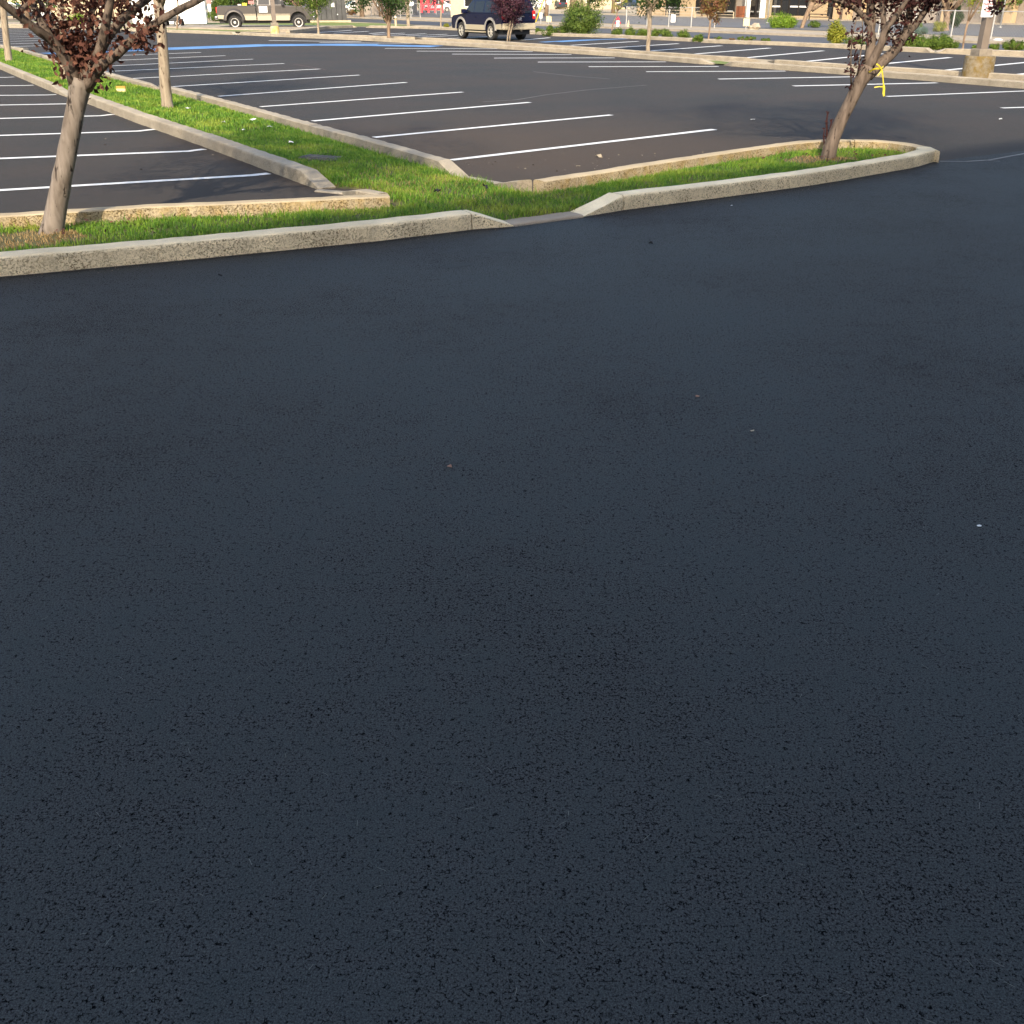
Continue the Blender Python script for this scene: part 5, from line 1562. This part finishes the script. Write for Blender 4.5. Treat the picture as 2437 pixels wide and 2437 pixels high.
# hand rails in front of the building
def railing(label, px0, px1, u, h, m='cream'):
    va, vb = v_at(px0, u), v_at(px1, u)
    a, b = Vector((*W(u, va), 0)), Vector((*W(u, vb), 0))
    t = thing('hand_rail', label, 'railing', a)
    d = b - a
    n = max(2, int(d.length / 3.2) + 1)
    for k in range(n):
        p = d * (k / (n - 1))
        MB().tube([p + Vector((0, 0, -.05)), p + Vector((0, 0, h))], .05, 8).build('post', M[m], t)
    for z in (h, h * .55):
        MB().tube([Vector((0, 0, z)), d + Vector((0, 0, z))], .035, 8).build('rail', M[m], t)
railing('cream hand rail before the tan wall panels of the shop', 1526, 1652, 76.2, .62)
railing('cream hand rail behind the rusty round tree', 1655, 1745, 76.2, .55)
railing('dark hand rail before the sloped tan panel of the shop', 1925, 1972, 76.2, .5, 'frame')
# light poles of the neighbour's lot
for px, lab, u in ((1773, 'grey steel post before the shop doors, behind the yellow sign', 74.5), (1826, 'thin grey post behind the lime green mound', 66), (2380, 'thin pale post before the grey shop wall by the lamp post sign', 70)):
    x, y = W(u, v_at(px, u))
    t = thing('steel_post', lab, 'post', (x, y, 0))
    MB().tube([(0, 0, -.05), (0, 0, 4.5)], .07 if u > 70.5 else .045, 10).build('shaft', M['galv'], t, smooth=True)
    MB().lathe([(.12, 0), (.12, .05)], 12).build('base_plate', M['galv'], t)
# parking stops (white dots on the old lot)
x, y = G(2380, 51.5)
o = MB().lathe([(.26, 0), (.24, .10), (.12, .14)], 14).build('lane_marker', M['white'])
o.location = (x, y, 0)
tag(o, 'white dome marker on the old lot beside the parking sign', 'marker')
x, y = G(2374, 101)
o = MB().lathe([(.22, 0), (.2, .12), (.1, .17)], 14).build('lane_marker', M['white'])
o.location = (x, y, 0)
tag(o, 'white dome marker on the street behind the lamp post', 'marker')

# ------------------------------------------------------------------ far left: container, bin, trailer, stand, screened enclosure
ca, cb_ = np.array(G(317, 60)), np.array(G(493, 59))
d = cb_ - ca
L = float(np.linalg.norm(d))
ct = thing('storage_container', 'white storage container with outlined hatch doors beside the pickup', 'container', (ca[0], ca[1], 0), math.atan2(d[1], d[0]))
MB().box(0, L, 0, 2.4, .06, 2.6).build('shell', M['white'], ct, bevel=.04)
for x0, x1 in ((L * .14, L * .30), (L * .725, L * .885)):
    dr = MB().box(x0, x1, -.03, .01, .28, 1.15).build('hatch', M['white'], ct, bevel=.01)
    MB().box(x0 - .02, x0, -.04, .01, .26, 1.17).build('hatch_edge', M['galv'], dr)
    MB().box(x1, x1 + .02, -.04, .01, .26, 1.17).build('hatch_edge', M['galv'], dr)
    MB().box(x1 - .12, x1 - .04, -.06, -.03, .45, .50).build('latch', M['black'], dr)
for k in range(2):
    MB().box(.2 + k * (L - .8), .6 + k * (L - .8), .1, 2.3, -.02, .06).build('skid', M['black'], ct)
# small trailer cart with white wheels
tb_ = np.array(G(410, 66))
tr = thing('utility_cart', 'black utility cart with white wheels before the container', 'cart', (tb_[0], tb_[1], 0), R(8))
MB().box(-.75, .75, -.4, .4, .40, .55).build('tray', M['black'], tr, bevel=.03)
MB().box(-.2, .6, -.38, .38, .55, .72).build('engine_cover', M['charcoal'], tr, bevel=.05)
MB().tube([(-.7, 0, .5), (-1.2, 0, .75)], .03, 8).build('handle', M['galv'], tr)
for x in (-.5, .5):
    for s_ in (-1, 1):
        wheel(tr, x, s_ * .46, .27, .16, s_, M['white'], spokes=0)
# blue collection box
bx, by = G(112, 71)
bb = thing('collection_box', 'blue collection box with white top seen between the plum branches', 'collection box', (bx, by, 0), R(10))
MB().box(-.36, .36, -.3, .3, .14, .84).build('body', M['blue'], bb, bevel=.05)
MB().lathe([(.30, -.37), (.30, .37)], 16, Matrix.Translation((0, 0, .84)) @ Matrix.Rotation(R(90), 4, 'Y')).build('lid', M['white'], bb)
for x in (-.3, .3):
    for y in (-.24, .24):
        MB().box(x - .03, x + .03, y - .03, y + .03, -.02, .15).build('leg', M['black'], bb)
# dark screened enclosure
ea, eb = np.array(G(729, 53)), np.array(G(828, 52))
d = eb - ea
L = float(np.linalg.norm(d))
en = thing('screened_enclosure', 'charcoal panelled enclosure with sloping end behind the young green tree', 'enclosure', (ea[0], ea[1], 0), math.atan2(d[1], d[0]))
MB().box(-.2, L + .25, -.1, 3.2, -.05, .12).build('footing', M['cream'], en)
npan = 8
for k in range(npan):
    x0, x1 = L * k / npan, L * (k + 1) / npan - .03
    mb = MB()
    sl = .28 if k == npan - 1 else 0
    h = 2.9 + (.12 if k % 2 else 0)
    mb.add([(x0, 0, .12), (x1, 0, .12), (x1, .12, .12), (x0, .12, .12), (x0, 0, h), (x1 - sl, 0, h), (x1 - sl, .12, h), (x0, .12, h)], [(0, 3, 2, 1), (4, 5, 6, 7), (0, 1, 5, 4), (1, 2, 6, 5), (2, 3, 7, 6), (3, 0, 4, 7)])
    mb.build('panel', M['charcoal'], en, bevel=.01)
MB().box(0, L - .3, .14, 3.0, .12, 2.8).build('core', M['charcoal'], en)
MB().box(L * .62, L * .70, -.02, -.002, 1.12, 1.42).build('paper_notice', M['sign_white'], en)
MB().box(L * .75, L * .77, -.03, -.002, .52, .60).build('latch', M['white'], en)
# food stand with orange awning, signs
fa = np.array(G(560, 46))
fs = thing('food_stand', 'cream food stand with orange awning above the pickup bed', 'stand', (fa[0], fa[1], 0), R(8))
MB().box(-1.6, 1.9, .0, 2.4, -.05, 2.8).build('booth', M['cream'], fs, bevel=.03)
MB().box(-1.3, -.2, -.03, .02, 1.0, 1.9).build('serving_window', M['shop_glass'], fs)
MB().add([(-1.9, -1.0, 1.75), (2.0, -1.0, 1.75), (2.0, 0, 2.5), (-1.9, 0, 2.5), (-1.9, -1.0, 1.82), (2.0, -1.0, 1.82), (2.0, 0, 2.57), (-1.9, 0, 2.57)], [(0, 3, 2, 1), (4, 5, 6, 7), (0, 1, 5, 4), (1, 2, 6, 5), (2, 3, 7, 6), (3, 0, 4, 7)]).build('awning', M['orange'], fs)
for x in (-1.8, 1.9):
    MB().tube([(x, -.95, -.05), (x, -.95, 1.78)], .04, 8).build('awning_post', M['white'], fs)
post_sign('street_sign', 'bright yellow upright sign above the pickup bed', 586, 50, 11, 7, 23, M['yellow'])
post_sign('street_sign', 'grey and white board beside the bright yellow sign', 574, 50, 9, 10, 24, M['galv'])
post_sign('street_sign', 'faded red board behind the pickup cab', 602, 50, 13, 2, 9, M['pinkred'])
bx, by = G(502, 50)
t = thing('banner', 'red over white upright banner beside the clipped shrub', 'banner', (bx, by, 0))
MB().tube([(0, .05, -.05), (0, .05, 2.6)], .025, 8).build('pole', M['galv'], t)
MB().box(-.14, .14, .0, .02, .75, 1.32).build('white_field', M['white'], t)
MB().box(-.14, .14, .0, .02, 1.325, 2.4).build('red_field', M['pinkred'], t)

# red steel frame (play structure / truss)
ra = np.array(G(1004, 30))
rf = thing('red_frame', 'bright red steel frame structure beyond the fence', 'steel frame', (ra[0], ra[1], 0), R(-5))
for x in (0, .9, 1.8, 2.7):
    MB().box(x - .13, x + .13, -.13, .13, -.05, 3.4).build('column', M['red'], rf)
for z in (.45, .95, 1.6, 2.4, 3.2):
    MB().box(0, 2.7, -.08, .08, z - .08, z + .08).build('beam', M['red'], rf)
for x in (.13, 1.03):
    MB().tube([(x, 0, .5), (x + .65, 0, 1.5)], .06, 6).build('brace', M['red'], rf)
MB().box(.2, 2.6, .1, 1.4, .25, .42).build('deck', M['red'], rf)

# ------------------------------------------------------------------ distant background: houses and trees that close the horizon
def house(label, px0, px1, Y, h, wm, roof_m, rise=1.8):
    a, b = at(px0, 0, Y), at(px1, 0, Y)
    w = b.x - a.x
    t = thing('house', label, 'building', ((a.x + b.x) / 2, Y, 0))
    MB().box(-w / 2, w / 2, 0, 9, -.1, h).build('wall', wm, t)
    MB().add([(-w / 2 - .4, -.5, h), (w / 2 + .4, -.5, h), (w / 2 + .4, 9.5, h), (-w / 2 - .4, 9.5, h), (-w / 2 - .4, 4.5, h + rise), (w / 2 + .4, 4.5, h + rise)], [(0, 1, 5, 4), (2, 3, 4, 5), (1, 2, 5), (3, 0, 4), (0, 3, 2, 1)]).build('roof', roof_m, t)
    n = max(1, int(w / 4))
    for k in range(n):
        x = -w / 2 + w * (k + .5) / n
        f_ = MB().box(x - .65, x + .65, -.05, .05, .9, 2.1).build('window', M['white'], t)
        MB().box(x - .57, x + .57, -.07, -.04, .98, 2.02).build('pane', M['shop_glass'], f_)
    return t
M['roof'] = mat('brown_shingle', (0.10, 0.085, 0.075), 0.9, var=.15, vscale=3)
M['grey_roof'] = mat('grey_roofing', (0.16, 0.16, 0.165), 0.8, var=.1)
house('low cream house behind the dry verge and purple sapling', 1072, 1262, 118, 2.6, M['cream'], M['roof'])
house('grey building behind the double trunk tree', 846, 976, 130, 2.4, M['grey_wall'], M['grey_roof'], 2.2)
house('long cream building behind the container and blue box', -60, 300, 120, 3.2, M['cream'], M['roof'])
house('white building behind the food stand', 560, 720, 112, 3.4, M['white'], M['grey_roof'])
house('long pale building far beyond the parked cars', 1180, 1500, 190, 3.6, M['cream'], M['roof'])
house('brown building far beyond the red frame', 860, 1075, 200, 3.4, M['grey_wall'], M['roof'])
k = 0
TR = [(-40, 95, 'dark_leaf', 'dark tree in the distance left of the long cream building'), (60, 105, 'green_leaf', 'green tree seen between the plum branches at the far left'), (175, 90, 'green_leaf', 'bright green tree seen through the front plum crown'),
      (260, 110, 'dark_leaf', 'dark tree behind the right limb of the front plum'), (560, 104, 'dark_leaf', 'dark tree behind the food stand'), (690, 100, 'green_leaf', 'green tree behind the pickup bonnet'),
      (860, 112, 'dark_leaf', 'dark green tree behind the white parked car'), (905, 120, 'green_leaf', 'green tree behind the chain link fence and forked tree'), (1000, 150, 'dark_leaf', 'distant dark tree behind the red frame'),
      (1110, 125, 'dark_leaf', 'dark tree behind the mirror of the blue car'), (1150, 120, 'green_leaf', 'green tree behind the roof of the blue car'), (1240, 130, 'dark_leaf', 'dark tree behind the small purple plum'),
      (1300, 122, 'green_leaf', 'green tree behind the round street sign'), (1400, 150, 'dark_leaf', 'distant tree behind the largest shrub'), (1460, 145, 'green_leaf', 'distant tree behind the silver car'),
      (2400, 88, 'green_leaf', 'green tree hanging over the parking sign before the shop wall')]
for px, Y, lf, lab in TR:
    p = at(px, 0, Y)
    t = thing('background_tree', lab, 'tree', (p.x, Y, 0), random.uniform(0, 6), 'background trees')
    hgt = random.uniform(5.5, 8)
    if px == 2400:
        hgt = 5.6
    MB().tube(wander((0, 0, -.1), (random.uniform(-.3, .3), 0, hgt * .5), 4, .1), [.26, .22, .19, .16, .12], 9).build('trunk', M['brown_bark'], t, smooth=True)
    rx = random.uniform(2.2, 3.0)
    zc = hgt * .58
    rz = hgt * .46 if px != 2400 else hgt * .36
    for kk in range(5):
        a = kk * 1.26
        MB().tube(wander((0, 0, hgt * .3), (math.cos(a) * rx * .7, math.sin(a) * rx * .7, zc + random.uniform(-.5, 1.5)), 3, .15), [.11, .08, .05, .02], 6).build('branch', M['brown_bark'], t)
    C, N = clump_points(3400, (0, 0, zc), (rx, rx, rz), 70, .6, .3)
    kz = C[:, 2] > .5
    leaf_mesh('crown', C[kz], N[kz], .24, M[lf], t, .6)

# ------------------------------------------------------------------ unseen building added behind the viewer to shade the drive
SHADE_V = 9.7
FV = -9.5
hb = (SHADE_V - FV) / (VY * math.cos(SUN_AZ) + VX * math.sin(SUN_AZ)) * math.tan(SUN_EL)
ob = thing('shade_building', 'unseen tall grey building added behind the viewer to shade the foreground', 'building', (*W(0, FV), 0), math.atan2(UY, UX))
MB().box(-60, 70, -16, 0, -.1, hb).build('wall', M['facade'], ob)
MB().box(-60.3, 70.3, -16.3, -.4, hb, hb + .001 + .02).build('roof', M['grey_roof'], ob)
for fl in range(3):
    for kx in range(20):
        x = -28 + kx * 3.0
        z = .9 + fl * 3.6
        f_ = MB().box(x - .75, x + .75, -.05, .05, z, z + 1.7).build('window', M['white'], ob)
        MB().box(x - .67, x + .67, .045, .07, z + .08, z + 1.62).build('pane', M['shop_glass'], f_)

# ------------------------------------------------------------------ small litter and clippings
def litter(label, px, py, size, m, cat='litter', name='paper_scrap', z=0.0, flat=.25, group=None):
    x, y = G(px, py, z)
    mb = MB()
    n = 7
    ring = []
    for k in range(n):
        a = 2 * math.pi * k / n
        r_ = size * random.uniform(.6, 1.1)
        ring.append((r_ * math.cos(a), r_ * .7 * math.sin(a), random.uniform(0.002, size * flat * 2)))
    mb.v = ring + [(0, 0, size * flat)] + [(a, b, c + .002) for a, b, c in ring] + [(0, 0, size * flat + .003)]
    for k in range(n):
        mb.f.append((k, (k + 1) % n, n))
        mb.f.append((n + 1 + (k + 1) % n, n + 1 + k, 2 * n + 1))
        mb.f.append((k, n + 1 + k, n + 1 + (k + 1) % n, (k + 1) % n))
    o = mb.build(name, m)
    o.location = (x, y, z + .003)
    o.rotation_euler = (0, 0, random.uniform(0, 6))
    return tag(o, label, cat, group)
gz = .085
litter('white paper scrap on the median grass nearest the utility lid', 692, 341.5, .055, M['paper'], z=gz)
litter('crumpled white paper in the median grass beside the right kerb', 602, 287, .075, M['paper'], z=gz)
litter('white paper scrap lying lower left of the crumpled paper', 580, 310.5, .05, M['paper'], z=gz)
litter('white paper scrap in the grass right of the crumpled paper', 643, 304, .06, M['paper'], z=gz)
litter('small white paper piece farthest left in the median grass', 533, 293, .06, M['paper'], z=gz)
litter('pale scrap on the grass beside the nearest median tree', 448, 260, .07, M['paper'], z=gz)
litter('torn cardboard scrap on the asphalt behind the yellow-stained kerb', 1425, 375, .075, M['cream'], name='cardboard_scrap')
litter('small pale chip on the asphalt left of the cardboard scrap', 1376, 397, .035, M['cream'], name='cardboard_scrap')
litter('dry curled leaf alone on the dark drive', 1070, 1113, .018, M['dead_leaf'], 'leaf', 'fallen_leaf')
litter('reddish fallen leaf on the drive below the island nose', 1660, 946, .018, M['dead_leaf'], 'leaf', 'fallen_leaf')
litter('pale fallen leaf on the right half of the drive', 1790, 1028, .012, M['cream'], 'leaf', 'fallen_leaf')
litter('white paper fleck near the right edge of the drive', 2330, 1255, .011, M['paper'])
litter('white fleck on the drive by the dropped kerb', 1741, 491, .018, M['paper'])
litter('pale leaf flake on the asphalt beside the aisle lines', 1792, 286, .06, M['paper'], name='fallen_leaf', cat='leaf')
litter('pale flake on the asphalt right of the leaning plum', 2381, 285, .045, M['paper'], name='fallen_leaf', cat='leaf')
litter('dark clod lying on the grass where the islands meet', 1039, 462, .05, M['crumb'], 'clod', 'clod', gz, .6)
litter('dark clod on the grass beside the low kerb strip', 1154, 450, .05, M['crumb'], 'clod', 'clod', gz, .6)
litter('black crumb on the drive under the front plum kerb', 524, 660, .02, M['crumb'], 'crumb', 'asphalt_crumb', 0, .6)
litter('black crumb on the drive below the damp prints', 1549, 584, .025, M['crumb'], 'crumb', 'asphalt_crumb', 0, .6)
litter('black crumb on the drive left of the fallen leaves', 526, 754, .018, M['crumb'], 'crumb', 'asphalt_crumb', 0, .6)
ot = thing('marker_tag', 'orange and yellow paper tag standing in the median grass', 'tag', (*G(290, 224), 0), R(-10))
MB().box(-.105, .105, -.012, .012, .05, .115).build('lower_half', M['pale_yellow'], ot)
MB().box(-.105, .105, -.014, .014, .117, .165).build('upper_half', M['orange'], ot)
# grass clippings on the drive
n = 75
Q = np.array([G(random.uniform(0, 2437), random.uniform(1200, 2437)) for _ in range(n)])
v_, f_ = [], []
for i, (x, y) in enumerate(Q):
    a = random.uniform(0, 6.28); l = random.uniform(.005, .016); w = .0005
    dx, dy = math.cos(a), math.sin(a)
    b0 = len(v_)
    cv = random.uniform(-.3, .3)
    for s_, t_ in ((-1, 0), (0, cv), (1, 0)):
        v_ += [(x + dx * l * s_ - dy * (w + t_ * l * .4), y + dy * l * s_ + dx * (w + t_ * l * .4), .004), (x + dx * l * s_ - dy * (-w + t_ * l * .4), y + dy * l * s_ + dx * (-w + t_ * l * .4), .004)]
    f_ += [(b0, b0 + 1, b0 + 3, b0 + 2), (b0 + 2, b0 + 3, b0 + 5, b0 + 4)]
M['clipping'] = mat('dry_clipping', (0.20, 0.20, 0.17), 0.8)
o = np_mesh('grass_clippings', np.array(v_), np.array(f_), M['clipping'])
o['kind'] = 'stuff'

# grit swept against the kerb foot, and plum leaves dropped under the trees
def flakes(name, pts, size, m):
    n_ = len(pts)
    C_ = np.column_stack([pts[:, 0], pts[:, 1], pts[:, 2]])
    N_ = rng.normal(size=(n_, 3)) * .35 + np.array([0, 0, 1.0])
    o_ = leaf_mesh(name, C_, N_, size, m, None, .7, .1)
    o_['kind'] = 'stuff'
    return o_
gp = []
for run in ([np.array(p[:2]) for p in front_left], [np.array(q[:2]) for q in resample(loop[:6], .4)]):
    for a_, b_ in zip(run[:-1], run[1:]):
        L_ = np.linalg.norm(b_ - a_)
        nv = np.array([(b_ - a_)[1], -(b_ - a_)[0]]) / L_
        for _ in range(int(L_ * 30)):
            off = abs(rng.normal()) * .07 + .012
            gp.append([*(a_ + (b_ - a_) * random.random() + nv * off), .006])
M['grit'] = mat('pale_grit', (0.22, 0.18, 0.13), 0.95, var=.4, vscale=60)
flakes('kerb_grit', np.array(gp), .011, M['grit'])
lp_ = []
for (bx_, by_), n_, sx_, sy_ in ((TREE_BASES['t1'], 60, .9, .5), (TREE_BASES['t5'], 50, .8, .4)):
    for _ in range(n_):
        lp_.append([bx_ + rng.normal() * sx_, by_ + rng.normal() * sy_ * .6, .115])
lp_ = np.array(lp_)
ok = inside(lp_[:, :2])
lp_ = lp_[ok & (edge_dist(lp_[:, :2]) > .28)]
flakes('leaf_litter', lp_, .045, M['plum_leaf'])
pl_ = np.array([[*(np.array(G(random.uniform(1080, 1700), random.uniform(360, 415)))), .006] for _ in range(60)] + [[*(np.array(G(random.uniform(250, 700), random.uniform(330, 460)))), .006] for _ in range(24)])
flakes('lot_grit', pl_, .03, M['grit'])
